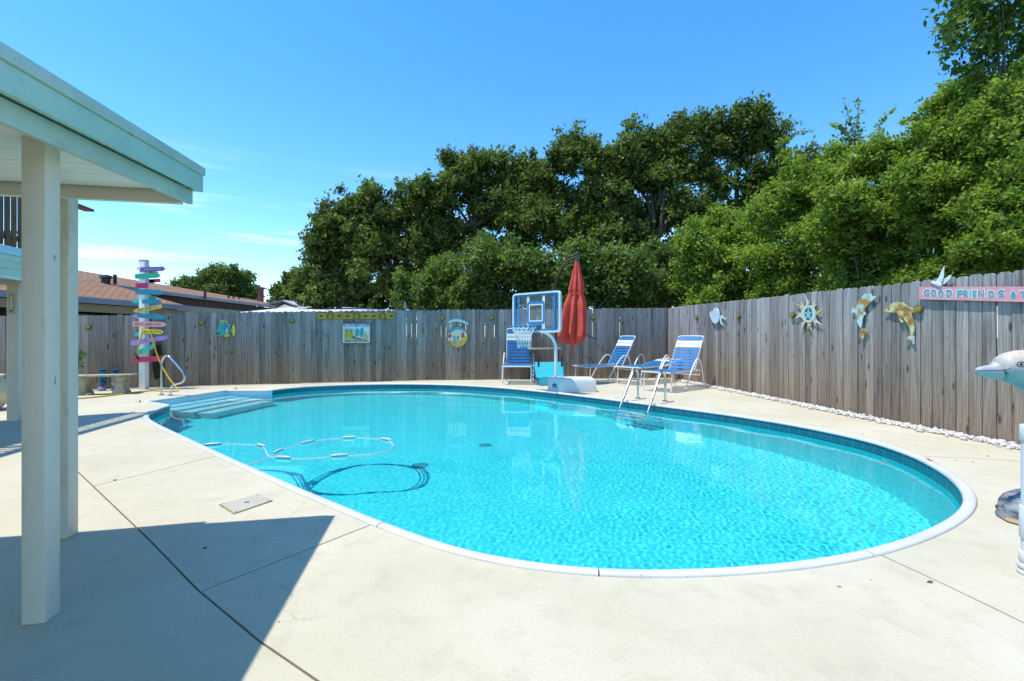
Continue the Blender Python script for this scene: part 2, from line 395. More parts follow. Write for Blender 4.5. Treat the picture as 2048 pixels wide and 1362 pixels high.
DECK_OUT = [(-14.5, -4), (7.5, -4), (6.45, 3), (6.0, 5.3), (5.7, 6.65), (5.45, 9.2), (4.95, 14.25), (-2.4, 13.5), (-8.0, 11.95), (-9.85, 11.2), (-14.5, 10.45)]
joints_px = [[(150, 938), (300, 1081), (395, 1179), (520, 1283), (720, 1420)], [(735, 1052), (402, 1183)], [(432, 912), (180, 974), (20, 1010), (-400, 1090)], [(303, 1084), (120, 1127), (-300, 1226)],
             [(1766, 1112), (1900, 1174), (2300, 1368)], [(1838, 912), (1950, 917), (2080, 923)], [(1436, 822), (1500, 808), (1575, 796)], [(300, 834), (150, 860), (-200, 915)],
             [(1160, 787), (1180, 770), (1187, 756)], [(700, 771), (688, 760)]]
jl = [[gp(*p).to_2d() for p in j] for j in joints_px]
for j in jl:                                                 # run each joint a little past its ends so that it meets its neighbours
    d = (j[0] - j[1]).normalized(); j[0] = j[0] + d * .12
    d = (j[-1] - j[-2]).normalized(); j[-1] = j[-1] + d * .10
jl[0] = [jl[0][0] + (jl[0][0] - jl[0][1]).normalized() * 14] + jl[0] + [jl[0][-1] + (jl[0][-1] - jl[0][-2]).normalized() * 9]
for i in (2, 3, 4, 5, 6, 7): jl[i].append(jl[i][-1] + (jl[i][-1] - jl[i][-2]).normalized() * 8)

def cdt(loops, lines):
    V = []; E = []
    for lp in loops:
        n = len(V); V += [Vector(p) for p in lp]; E += [(n + i, n + (i + 1) % len(lp)) for i in range(len(lp))]
    nb = len(E)
    for ln in lines:
        n = len(V); V += [Vector(p) for p in ln]; E += [(n + i, n + i + 1) for i in range(len(ln) - 1)]
    v, e_, f, ov, oe, of = delaunay_2d_cdt(V, E, [], 0, 1e-5)
    cons = {tuple(sorted(e_[i])) for i in range(len(e_)) if oe[i]}
    return v, f, cons

cope_out = []                                                 # the slabs stop at the outer side of the coping
CW = .075
nA = len(ARC)
def tang(P, i): return (P[min(i + 1, len(P) - 1)] - P[max(i - 1, 0)]).normalized()
def offset_in(P, d):                                          # pool lies on the right-hand side going along ARC? decided by the centre
    c = Vector((-.5, 7, 0)); out = []
    for i, p in enumerate(P):
        t = tang(P, i); n = Vector((-t.y, t.x, 0))
        if n.dot(c - p) < 0: n = -n
        out.append(p + n * d)
    return out

v, f, cons = cdt([DECK_OUT, POOL2], jl)
cent = np.array([[sum(v[i].x for i in t) / len(t), sum(v[i].y for i in t) / len(t)] for t in f])
keep = inside(cent[:, 0], cent[:, 1], DECK_OUT) & ~inside(cent[:, 0], cent[:, 1], POOL2)
edge_tri = {}
for ti, t in enumerate(f):
    if not keep[ti]: continue
    for i in range(len(t)):
        edge_tri.setdefault(tuple(sorted((t[i], t[(i + 1) % len(t)]))), []).append(ti)
comp = {}
for ti in range(len(f)):
    if not keep[ti] or ti in comp: continue
    st = [ti]; comp[ti] = ti
    while st:
        a = st.pop(); t = f[a]
        for i in range(len(t)):
            ek = tuple(sorted((t[i], t[(i + 1) % len(t)])))
            if ek in cons: continue
            for b in edge_tri[ek]:
                if b not in comp: comp[b] = ti; st.append(b)
deck = thing('pool_deck', None, None, (0, 0, 0), kind='structure')
groups = {}
for ti, c in comp.items(): groups.setdefault(c, []).append(ti)
for c, tris in groups.items():
    bm = bmesh.new(); vm = {}
    for ti in tris:
        vs_ = []
        for i in f[ti]:
            if i not in vm: vm[i] = bm.verts.new((v[i].x, v[i].y, 0))
            vs_.append(vm[i])
        try: bm.faces.new(vs_)
        except ValueError: pass
    bmesh.ops.recalc_face_normals(bm, faces=bm.faces)
    for fc in bm.faces:
        if fc.normal.z < 0: fc.normal_flip()
    r = bmesh.ops.inset_region(bm, faces=list(bm.faces), thickness=.0052, depth=0, use_boundary=True, use_even_offset=True)
    bmesh.ops.delete(bm, geom=r['faces'], context='FACES')
    bd = [x for x in bm.edges if x.is_boundary]
    r = bmesh.ops.extrude_edge_only(bm, edges=bd)
    for q in r['geom']:
        if isinstance(q, bmesh.types.BMVert): q.co.z = -.085
    me = bpy.data.meshes.new('concrete_slab'); bm.to_mesh(me); bm.free(); me.materials.append(CONC)
    o = bpy.data.objects.new('concrete_slab', me); COL.objects.link(o); o.parent = deck

def ring(name, outer, hole, z, mat):
    v, f, _ = cdt([outer, hole], [])
    ct = np.array([[sum(v[i].x for i in t) / len(t), sum(v[i].y for i in t) / len(t)] for t in f])
    k_ = inside(ct[:, 0], ct[:, 1], outer) & ~inside(ct[:, 0], ct[:, 1], hole)
    mb = MB(); mb.add([(p.x, p.y, z) for p in v], [tuple(t) for i, t in enumerate(f) if k_[i]])
    return struct(name, mb, mat, smooth=0)
ring('deck_bed', DECK_OUT, POOL2, -.03, SOIL)
ring('ground', [(-600, -600), (600, -600), (600, 900), (-600, 900)], DECK_OUT, -.06, GRASS)

# ------------------------------------------------------------------ pool
pool = thing('swimming_pool', 'oval in ground swimming pool with aqua liner and white rim', 'swimming pool', (0, 0, 0))
IN = offset_in(ARC, CW - .012)
def wall_strip(P, z0, z1, name, mat, uvs=True):
    mb = MB(); n = len(P); f0 = (lambda p: z0(p)) if callable(z0) else (lambda p: z0)
    f1 = (lambda p: z1(p)) if callable(z1) else (lambda p: z1)
    for p in P: mb.v.append((p.x, p.y, f0(p)))
    for p in P: mb.v.append((p.x, p.y, f1(p)))
    mb.f = [(i, i + 1, n + i + 1, n + i) for i in range(n - 1)]
    o = part(name, mb, mat, pool)
    me = o.data; uv = me.uv_layers.new(name='UVMap'); ln = [0]
    for i in range(1, n): ln.append(ln[-1] + (P[i] - P[i - 1]).length)
    for lp in me.loops:
        vi = lp.vertex_index; uv.data[lp.index].uv = (ln[vi % n], me.vertices[vi].co.z)
    receiver(o); return o
wall_strip(IN, .0, -.24, 'tile_band', TILE)
IN2 = offset_in(ARC, CW - .009)
wall_strip(IN2, -.238, lambda p: floor_z(p.x) - .02, 'liner_wall', LINERW)
# floor
xs = np.arange(-7.6, 5.2, .4); ys = np.arange(1.6, 13.4, .4)
mb = MB(); nx, ny = len(xs), len(ys)
for y in ys:
    for x in xs: mb.v.append((x, y, floor_z(x)))
mb.f = [(j * nx + i, j * nx + i + 1, (j + 1) * nx + i + 1, (j + 1) * nx + i) for j in range(ny - 1) for i in range(nx - 1)
        if inside(np.array([xs[i] + .2]), np.array([ys[j] + .2]), POOL2)[0] or any(((p.x - xs[i] - .2) ** 2 + (p.y - ys[j] - .2) ** 2) < .2 for p in POOL)]
receiver(part('liner_floor', mb, LINER, pool))
# coping, swept in sections
prof = [(-.002, -.03), (-.002, .006), (.004, .013), (.018, .017), (.05, .016), (.066, .010), (CW, 0), (CW, -.016), (.062, -.022), (.062, -.05), (.0, -.05)]
def cope_sweep(P, closed_ends=True):
    mb = MB(); n = len(P); m_ = len(prof); c = Vector((-.5, 7, 0))
    for i, p in enumerate(P):
        t = tang(P, i); nn = Vector((-t.y, t.x, 0))
        if nn.dot(c - p) < 0: nn = -nn
        for d, z in prof: mb.v.append(tuple(p + nn * d + UP * z))
    for i in range(n - 1):
        for j in range(m_):
            mb.f.append((i * m_ + j, i * m_ + (j + 1) % m_, (i + 1) * m_ + (j + 1) % m_, (i + 1) * m_ + j))
    mb.f += [tuple(range(m_))[::-1], tuple(range((n - 1) * m_, n * m_))]
    return mb
dist = [0]
for i in range(1, nA): dist.append(dist[-1] + (ARC[i] - ARC[i - 1]).length)
def near_i(px, py):
    q = gp(px, py); return min(range(nA), key=lambda i: (ARC[i] - q).length)
cuts = sorted({0, nA - 1, near_i(740, 1050), near_i(1772, 1113), near_i(1815, 905), near_i(1437, 825), near_i(1150, 789), near_i(850, 767), near_i(440, 917), near_i(620, 772), near_i(1200, 1156)})
for a, b in zip(cuts[:-1], cuts[1:]):
    if b - a < 2: continue
    P = [q.copy() for q in ARC[a:b + 1]]
    P[0] = P[0] + (P[1] - P[0]).normalized() * .004; P[-1] = P[-1] + (P[-2] - P[-1]).normalized() * .004
    part('coping_section', cope_sweep(P), COPE, pool, smooth=50)
for a, b in zip(REC[:-1], REC[1:]):
    n_ = 4; P = [a.lerp(b, i / n_) for i in range(n_ + 1)]
    part('coping_section', cope_sweep(P), COPE, pool, smooth=50)
# warning sticker on the rim
i = near_i(1875, 925); t = tang(ARC, i)
def cope_pt(i, off, z):
    nn = offset_in(ARC, 1)[i] - ARC[i]; return ARC[i] + nn * off + UP * z
c0 = cope_pt(i, .025, .0185); nn = (offset_in(ARC, 1)[i] - ARC[i])
part('warning_sticker', MB().box(c0, (.10, .026, .002), ax=(t, nn, UP)), M('red_sticker', (.6, .03, .04)), pool, label='red warning sticker on the white rim')
i2 = i + 1 if (ARC[i + 1] - ARC[i]).length > .05 else i + 2
part('warning_sticker', MB().box(cope_pt(i2, .025, .0182), (.085, .022, .002), ax=(tang(ARC, i2), offset_in(ARC, 1)[i2] - ARC[i2], UP)), M('grey_sticker', (.55, .55, .55), (.3, .3, .3), 60), pool, label='grey printed sticker on the white rim')
# step unit in the recess
steps = part('step_unit', MB(), ACRY, pool)
A, B, C_, Dd = REC                                        # near front, near back, far back, far front
mb = MB()
for a, b in ((A, B), (B, C_), (C_, Dd)):
    d = (b - a).normalized(); n_ = Vector((-d.y, d.x, 0)); n_ = n_ if n_.dot(Vector((-.5, 7, 0)) - a) > 0 else -n_
    a2 = a + n_ * (CW - .01); b2 = b + n_ * (CW - .01)
    mb.add([a2 + UP * 0, b2, b2 - UP * 1.5, a2 - UP * 1.5], [(0, 1, 2, 3)])
receiver(part('step_wall', mb, ACRY, steps))
for side, Q in (('near', A), ('far', Dd)):
    mb = MB(); mb.lathe([(.055, -1.45), (.055, -.0), (.03, .02)], (Q.x, Q.y, 0), 16); receiver(part('step_column', mb, LBLUE, steps))
bdir = (C_ - B).normalized(); ndir = Vector((bdir.y, -bdir.x, 0))
if ndir.x < 0: ndir = -ndir
bl = (C_ - B).length
for s_ in range(4):
    w_ = .33; zt = -.21 - .17 * s_
    c = B + bdir * bl / 2 + ndir * (.06 + w_ * (s_ + .5))
    mb = MB(); wlen = bl - .12 if s_ < 3 else bl - .3
    mb.box(c + UP * (zt - .55), (wlen, w_ - .004, 1.1), ax=(bdir, ndir, UP))
    receiver(part('step_tread', mb, ACRT, steps, bevel=.025))
# drains and fittings
for x_, y_, r_ in ((-1.24, 6.27, .11), (-.42, 7.25, .10), (2.44, 3.8, .05)):
    receiver(part('floor_drain', MB().lathe([(r_, 0), (r_, .012), (r_ * .8, .02)], (x_, y_, floor_z(x_)), 20), M('teal_drain', (.02, .36, .42)), pool))
i = near_i(1790, 890); nn = offset_in(ARC, 1)[i] - ARC[i]
receiver(part('return_fitting', MB().lathe([(.05, 0), (.05, .015), (.02, .02)], cope_pt(i, CW - .008, -.42), 16, ax=(tang(ARC, i), UP, nn)), PVC, pool))

# water: real ripples on a fine sheet
rng = np.random.default_rng(5)
st = .0165
xs = np.arange(-7.4, 5.0, st); ys = np.arange(2.1, 12.9, st)
X, Y = np.meshgrid(xs, ys)
Zw = np.zeros_like(X)
strength = .22 + .9 * np.clip((X * .75 - Y * .45 + 4.6) / 5.5, 0, 1) ** 1.3
for _ in range(46):
    k_ = rng.uniform(62, 150); a_ = rng.uniform(0, 6.283); p_ = rng.uniform(0, 6.283)
    Zw += strength * (.030 / k_) * .125 * np.sin(k_ * (X * np.cos(a_) + Y * np.sin(a_)) + p_ + .8 * np.sin(1.7 * X + p_) + .8 * np.sin(1.9 * Y - p_))
for _ in range(12):
    k_ = rng.uniform(3, 12); a_ = rng.uniform(0, 6.283); p_ = rng.uniform(0, 6.283)
    Zw += (.012 / k_) * .22 * np.sin(k_ * (X * np.cos(a_) + Y * np.sin(a_)) + p_)
ins = inside(X, Y, POOL2)
k2 = ins.copy()
for dy in (-2, -1, 0, 1, 2):
    for dx in (-2, -1, 0, 1, 2): k2 |= np.roll(np.roll(ins, dy, 0), dx, 1)
cell = k2[:-1, :-1] & k2[1:, :-1] & k2[:-1, 1:] & k2[1:, 1:]
idx = np.arange(X.size).reshape(X.shape)
q = np.stack([idx[:-1, :-1][cell], idx[:-1, 1:][cell], idx[1:, 1:][cell], idx[1:, :-1][cell]], -1)
used, inv = np.unique(q, return_inverse=True); q = inv.reshape(-1, 4)
co = np.stack([X, Y, Zw + WZ], -1).reshape(-1, 3)[used]
def np_mesh(name, co, faces, mat, smooth=True):
    me = bpy.data.meshes.new(name); n, m_ = len(co), len(faces); k_ = faces.shape[1]
    me.vertices.add(n); me.vertices.foreach_set('co', co.astype(np.float32).ravel())
    me.loops.add(m_ * k_); me.loops.foreach_set('vertex_index', faces.astype(np.int32).ravel())
    me.polygons.add(m_); me.polygons.foreach_set('loop_start', np.arange(0, m_ * k_, k_, dtype=np.int32))
    me.update(calc_edges=True)
    if smooth: me.shade_smooth()
    me.materials.append(mat); return me
wo = bpy.data.objects.new('water', np_mesh('water', co, q, WATER)); COL.objects.link(wo); wo['kind'] = 'structure'
wo.cycles.is_caustics_caster = True

# ------------------------------------------------------------------ fences, board by board
def board_mesh(var):
    rs = random.Random(var); w_ = .136 + rs.uniform(-.004, .004); h = 1.0; t_ = .019; e_ = .028
    zs = [0, .25, .5, .75, 1 - e_ / 2.0]
    bow = rs.uniform(-.004, .004); mb = MB()
    L_ = []; Rr = []
    for i, z in enumerate(zs): L_.append((-w_ / 2, z * h)); Rr.append((w_ / 2, z * h))
    poly = [(-w_ / 2, 0), (w_ / 2, 0), (w_ / 2, 1 - .014), (w_ / 2 - .03, 1), (-w_ / 2 + .03, 1), (-w_ / 2, 1 - .014)]
    mb.prism([(x + bow * math.sin(z * 3), -t_ / 2, z) for x, z in poly], (0, t_, 0))
    return mb
BOARD_V = [mesh_from('board', board_mesh(i), FENCE, smooth=0) for i in range(6)]
BOARD_CACHE = {}
def board_data(var, h):
    hq = round(h, 2); key = (var, hq)
    if key not in BOARD_CACHE:
        me = BOARD_V[var].copy()
        for vv_ in me.vertices: vv_.co.z = vv_.co.z * hq if vv_.co.z < .5 else hq - (1 - vv_.co.z) * 2.0
        BOARD_CACHE[key] = me
    return BOARD_CACHE[key]
def poly_at(F, s):
    for (a, ha), (b, hb) in zip(F[:-1], F[1:]):
        l = (b - a).length
        if s <= l or (b is F[-1][0]): return a.lerp(b, s / l), ha + (hb - ha) * s / l, (b - a).normalized()
        s -= l
def build_fence(F, name, label):
    base = F[0][0]
    th = thing(name, label, 'fence', base)
    tot = sum((b[0] - a[0]).length for a, b in zip(F[:-1], F[1:])); s = .07; rs = random.Random(len(name))
    while s < tot:
        p, h, d = poly_at(F, s)
        o = bpy.data.objects.new('board', board_data(rs.randrange(6), h + rs.choice((-.01, 0, 0, 0, .01)))); COL.objects.link(o); o.parent = th
        nn = Vector((d.y, -d.x, 0)); o.location = p - base + nn * rs.uniform(-.007, .007) + UP * .012
        o.rotation_euler = (0, rs.uniform(-.004, .004), math.atan2(d.y, d.x) + rs.uniform(-.012, .012)); s += (.1375 if F is BACKF else .1425) + rs.uniform(0, .002)
    for z_ in (.35, 1.05, 1.72):
        for (a, ha), (b, hb) in zip(F[:-1], F[1:]):
            d = (b - a).normalized(); bk = Vector((-d.y, d.x, 0))
            part('rail', MB().box((a + b) / 2 + bk * .042 + UP * min(z_, min(ha, hb) - .18), ((b - a).length - .01, .036, .088), ax=(d, bk, UP)), FENCE, th)
    s = 1.0
    while s < tot:
        p, h, d = poly_at(F, s); bk = Vector((-d.y, d.x, 0))
        part('post', MB().box(p + bk * .11 + UP * (h / 2 - .06), (.09, .09, h - .12), ax=(d, bk, UP)), FENCE, th); s += 2.4
    return th
build_fence(BACKF, 'back_fence', 'long grey board fence across the back of the pool yard')
build_fence(SIDEF, 'side_fence', 'grey board fence on the right with pebbles along its foot')

def fray(F, px, py, off=.02):
    """where the sight line through a pixel meets a fence face, held off the boards by off"""
    r = Vector(((px - CX) / FPX, 1, (HY - py) / FPX)); best = None
    for (a, _), (b, _) in zip(F[:-1], F[1:]):
        d = (b - a).normalized(); n_ = Vector((d.y, -d.x, 0)); a2 = a + n_ * (off + .018)
        den = n_.dot(r)
        if abs(den) < 1e-6: continue
        t = (a2 - Vector((0, 0, 0))).dot(n_) / den
        p = Vector((r.x * t, t, CAM_H + r.z * t)); u = (p - a2).dot(d)
        if -.05 <= u <= (b - a).length + .05 and t > 0: best = (p, d, n_)
    return best
def art(name, poly, F, mat, parent, off=.02, th=.012, bevel=0, label=None):
    """a plate cut to an outline and hung on a fence"""
    pts = [fray(F, *p, off) for p in poly]; n_ = pts[0][2]
    return part(name, MB().prism([p[0] for p in pts], n_ * th), mat, parent, smooth=0, bevel=bevel, label=label)
def zpx(x0, y0, s, pts): return [(x0 + a / s, y0 + b / s) for a, b in pts]
def ell(cx, cy_, rx, ry, n=20, rot=0):
    return [(cx + rx * math.cos(2 * math.pi * i / n) * math.cos(rot) - ry * math.sin(2 * math.pi * i / n) * math.sin(rot), cy_ + rx * math.cos(2 * math.pi * i / n) * math.sin(rot) + ry * math.sin(2 * math.pi * i / n) * math.cos(rot)) for i in range(n)]
def art_thing(name, label, cat, F, px, py, group=None):
    p = fray(F, px, py, 0)[0]; return thing(name, label, cat, p, 0, group)
def text(s, F, px, py, height_px, mat, parent, off, extr=.001, sx_=1.0, width_px=None):
    p, d, n_ = fray(F, px, py, off); hgt = height_px * p.y / FPX
    cu = bpy.data.curves.new('lettering', 'FONT'); cu.body = s; cu.size = hgt * 1.38; cu.extrude = extr; cu.align_x = 'CENTER'; cu.align_y = 'CENTER'; cu.offset = hgt * .02
    cu.materials.append(mat)
    o = bpy.data.objects.new('lettering', cu); COL.objects.link(o)
    dg = bpy.context.evaluated_depsgraph_get(); me = bpy.data.meshes.new_from_object(o.evaluated_get(dg)); bpy.data.objects.remove(o)
    if width_px:
        xs_ = [q.co.x for q in me.vertices]; wd = max(xs_) - min(xs_)
        a_ = fray(F, px - width_px / 2, py, off)[0]; b_ = fray(F, px + width_px / 2, py, off)[0]; sx_ = (b_ - a_).length / wd
    o = bpy.data.objects.new('lettering', me); COL.objects.link(o)
    mw = Matrix(((d.x * sx_, 0, n_.x, p.x), (d.y * sx_, 0, n_.y, p.y), (0, 1, 0, p.z), (0, 0, 0, 1)))
    me.transform(WM[parent.name].inverted() @ mw); o.parent = parent; return o

# ------------------------------------------------------------------ patio cover with its posts (left)
TH = Vector((-2.01, 3.05, 0))                                # outer roof corner, plan
def slope_z(z0, t): return z0 - .066 * t                      # the roof drops gently towards the house side
pc = thing('patio_cover', 'patio roof with mint green fascia on square cream posts', 'patio roof', (-2.03, 2.02, 0))
LEN = 6.5; INL = 6.5
def strip(off, z0, z1, th, name, mat, parent=pc, length=LEN, t0=0.0, bevel=.003):
    """board along the eave, off = distance in from the outer face"""
    a = TH - D2 * off - D1 * t0; b = TH - D2 * off - D1 * (t0 + length); mb = MB(); q = []
    for p, t in ((a, t0), (b, t0 + length)):
        for d in (0, th):
            for z in (z0, z1): q.append(p - D2 * d + UP * slope_z(z, t))
    mb.add(q, [(0, 1, 3, 2), (4, 6, 7, 5), (0, 4, 5, 1), (2, 3, 7, 6), (0, 2, 6, 4), (1, 5, 7, 3)])
    return part(name, mb, mat, parent, bevel=bevel)
strip(0, 2.300, 2.352, .03, 'drip_edge', MINT2)
strip(.014, 2.195, 2.298, .03, 'fascia', MINT)
strip(.075, 2.112, 2.20, .03, 'lower_trim', MINT2)
# roof slab
a = TH - D2 * .05 - D1 * .02; q = []
for t in (0, LEN):
    for d in (0, INL):
        p = a - D1 * t - D2 * d
        for z in (2.215, 2.34): q.append(p + UP * (slope_z(z, t) - .02 * d * 0))
part('roof_deck', MB().add(q, [(0, 1, 3, 2), (4, 6, 7, 5), (0, 4, 5, 1), (2, 3, 7, 6), (0, 2, 6, 4), (1, 5, 7, 3)]), MINT2, pc)
# end fascia at the far edge, and end beam below it
for z0, z1, off, nm, m_ in ((2.300, 2.352, -.012, 'drip_edge', MINT2), (2.2, 2.298, 0, 'fascia', MINT)):
    c = TH + D1 * off - D2 * (INL / 2 + .035); part(nm, MB().box(c + UP * (z0 + z1) / 2, (INL, .03, z1 - z0), ax=(D2, D1, UP)), m_, pc, bevel=.003)
c = TH - D1 * .055 - D2 * (INL / 2 + .115)
part('end_beam', MB().box(c + UP * 2.16, (INL, .04, .125), ax=(D2, D1, UP)), CREAM, pc, bevel=.004)
# soffit boards
part('unseen_house_wall', MB().box(TH - D2 * (INL - .1) - D1 * (LEN / 2 + .1) + UP * 1.1, (LEN - .4, .2, 2.2), ax=(D1, D2, UP)), CREAM, pc)  # unseen wall, added to keep blue sky off the shaded deck and bounce warmth
nb = 40
for i in range(nb):
    t = .10 + i * .102; c = TH - D1 * (t + .05) - D2 * (.11 + 2.4)
    ax2 = (D1 * -1 - UP * .066).normalized()
    part('soffit_board', MB().box(c + UP * (slope_z(2.187, t + .05) + .0008 * (i % 2)), (4.8, .1012, .014), ax=(D2, -ax2, D2.cross(-ax2).normalized())), SOFF, pc, bevel=.002)
for A_, top in (((-2.034, 2.025), 2.17), ((-2.745, 2.875), 2.13)):
    c = Vector((A_[0], A_[1], 0)) - D2 * .0445 + D1 * .0445
    part('post', MB().box(c + UP * (top / 2), (.089, .089, top), ax=(D2, D1, UP)), CREAM, pc, bevel=.006)

# ------------------------------------------------------------------ raised deck behind it (upper left)
rd = thing('raised_deck', 'raised timber deck with pale green siding and brown balusters', 'raised deck', (-7.3, 6.9, 0))
C1 = Vector((-7.03, 7.42, 0)); vL = Vector((-1.26, -.74, 0)).normalized()
far = C1 + vL * 6; nr = C1 - D1 * 7
poly = [C1, nr, nr + vL * 6, far]
poly = [Vector((p.x, p.y, 2.40)) for p in poly]
part('deck_floor', MB().prism(poly, (0, 0, -.1)), OLDW, rd)
nD = Vector((D1.y, -D1.x, 0))
for k_, (z0, z1, m_, o_) in enumerate(((2.36, 2.47, LBLUE, .03), (2.27, 2.355, SIDING, .018), (2.175, 2.267, SIDING, .022), (2.08, 2.172, SIDING, .026), (2.03, 2.078, WHITEP, .034))):
    part('siding_board' if m_ is SIDING else 'band_trim', MB().box(C1 - D1 * 3.5 + nD * (.002 + o_ / 2) + UP * (z0 + z1) / 2, (7, o_, z1 - z0), ax=(D1, nD, UP)), m_, rd, bevel=.003)
    nv = Vector((-vL.y, vL.x, 0)); nv = nv if nv.y > 0 else -nv
    part('siding_board' if m_ is SIDING else 'band_trim', MB().box(C1 + vL * 3 + nv * (.002 + o_ / 2) + UP * (z0 + z1) / 2, (6, o_, z1 - z0), ax=(vL, nv, UP)), m_, rd, bevel=.003)
BALU = M('dark_brown_timber', (.16, .10, .05), (.09, .055, .03), 3, .8, .3, 20)
part('lower_rail', MB().box(C1 - D1 * 3.3 - nD * .085 + UP * 2.62, (6.8, .035, .07), ax=(D1, nD, UP)), BALU, rd)
s = .15
while s < 6.8:
    part('baluster', MB().box(C1 - D1 * s - nD * .05 + UP * 2.89, (.05, .035, .80), ax=(D1, nD, UP)), BALU, rd); s += .105
for s in (0.0, 2.4, 4.8):
    part('rail_post', MB().box(C1 - D1 * (s + .05) - nD * .06 + UP * 2.9, (.09, .09, .98), ax=(D1, nD, UP)), WHITEP, rd)
part('top_rail', MB().box(C1 - D1 * 3.28 + nD * .02 + UP * 3.36, (7.3, .14, .04), ax=(D1, nD, UP)), M('red_brown_rail', (.25, .05, .04)), rd)
p3 = gp(37, 842.5); c = p3 - D2 * .075 + D1 * .075
part('post', MB().box(c + UP * 1.02, (.15, .15, 2.04), ax=(D2, D1, UP)), CREAM, rd, bevel=.006)
for k_ in (0, 1):                                            # timber chairs on the raised deck
    cc = C1 - D1 * (.75 + k_ * .95) - nD * .75
    ch = thing('deck_chair', ('dark wooden slatted chair behind the brown balusters, the one nearer the fence', 'dark wooden slatted chair behind the brown balusters, at the left edge')[k_], 'chair', cc + UP * 2.4, 0, 'wooden chairs on the raised deck')
    for j in range(5): part('slat', MB().box(cc + UP * 2.86 + D1 * (j - 2) * .1 - nD * .0, (.075, .02, .85), ax=(D1, nD, UP)), OLDW, ch)
    for j in (-1, 1):
        part('leg', MB().box(cc + UP * 2.6 + D1 * j * .28 + nD * .3, (.05, .05, .42), ax=(D1, nD, UP)), OLDW, ch)
        part('arm', MB().box(cc + UP * 2.79 + D1 * j * .28 + nD * .14, (.08, .5, .025), ax=(D1, nD, UP)), OLDW, ch)
        part('leg', MB().box(cc + UP * 2.6 + D1 * j * .28 - nD * .06, (.05, .05, .4), ax=(D1, nD, UP)), OLDW, ch)
    part('seat', MB().box(cc + UP * 2.70 + nD * .15, (.5, .32, .03), ax=(D1, nD, UP)), OLDW, ch)
# thermometer on the corner post
tp = dp(28, 607, p3.y - .02); tp = p3 - D2 * .075 - D1 * .012; tz = CAM_H + (HY - 607) / FPX * p3.y
tm = thing('thermometer', 'cream tube thermometer fixed to the post under the raised deck', 'thermometer', tp + UP * tz)
part('scale_plate', MB().box(tp + UP * tz, (.07, .012, .30), ax=(D2, D1, UP)), M('aged_plastic', (.50, .47, .30)), tm, bevel=.01)
part('glass_tube', MB().tube([tp - D1 * .012 + UP * (tz - .1), tp - D1 * .012 + UP * (tz + .1)], .008), PVC, tm)
part('bulb', MB().lathe([(.004, -.012), (.014, -.004), (.014, .006), (.004, .012)], tp - D1 * .012 + UP * (tz - .108), 12), BLACK, tm)
# cream urn at the left edge
u0 = Vector((-8.95, 7.85, 0))
ur = thing('planter_urn', 'rounded cream planter on the deck at the left edge', 'planter', u0)
part('pot', MB().lathe([(.20, 0), (.26, .06), (.36, .22), (.36, .34), (.30, .48), (.24, .56), (.27, .60), (.25, .60), (.21, .54)], u0, 28), M('cream_resin', (.62, .54, .36), (.56, .48, .3)), ur)
part('soil', MB().lathe([(.2, .53), (.2, .535)], u0, 20), SOIL, ur)

# ------------------------------------------------------------------ arrow signpost
pb = Vector((-8.72, 11.02, 0)); th = thing('signpost', 'white post covered in colourful arrow boards pointing both ways', 'signpost', pb)
PW = .14; zt = CAM_H + (HY - 522) / FPX * pb.y
part('post', MB().box(pb + UP * zt / 2, (PW, PW, zt)), WHITEP, th, bevel=.008)
part('post_cap', MB().box(pb + UP * (zt + .012), (PW + .01, PW + .01, .024)), M('grey_cap', (.35, .36, .38)), th)
ac = {'purple': (.17, .10, .36), 'lav': (.42, .30, .66), 'green': (.012, .40, .26), 'aqua': (.03, .55, .44), 'teal': (.012, .24, .33), 'yel': (.60, .50, .10), 'byel': (.72, .58, .03), 'pink': (.80, .36, .36), 'crim': (.58, .03, .10)}
AM = {k_: M('arrow_paint_' + n_, c, tuple(x * .8 for x in c), 8, .6, .1, 50) for (k_, c), n_ in zip(ac.items(), ('purple', 'lavender', 'green', 'aqua', 'teal', 'yellow', 'bright_yellow', 'pink', 'crimson'))}
ar = [(274, 300, 537.5, 537, 10, -1, 'yel', 2), (281, 331.5, 539.5, 537.5, 9, 1, 'purple', 0), (290, 316, 546, 546, 6, 0, 'yel', 2), (271, 322, 553, 551, 9.5, 1, 'green', 0), (279, 309, 563, 563, 8, 0, 'pink', 2), (300, 321, 562, 561, 7, 0, 'crim', 2),
      (272, 296, 571.5, 571, 10, 0, 'crim', 1), (272, 328, 583, 585, 10, 1, 'teal', 0), (264, 312, 602, 596, 9.5, -1, 'aqua', 2), (285, 324, 603, 603, 8, 1, 'teal', 0), (267, 324, 622, 612.5, 8, -1, 'yel', 0), (266, 300, 632.5, 635, 8, -1, 'lav', 2), (274, 331, 631, 635, 9, -1, 'teal', 0),
      (266, 333, 647.5, 649, 10, 1, 'pink', 0), (268, 300, 668.5, 664, 8, -1, 'aqua', 2), (283, 328, 662, 664, 9, 1, 'byel', 0), (263, 336.5, 686.5, 675, 9.5, 1, 'lav', 1), (274, 308, 704, 692, 9.5, -1, 'aqua', 0), (266, 329, 720, 717, 10, 1, 'crim', 0)]
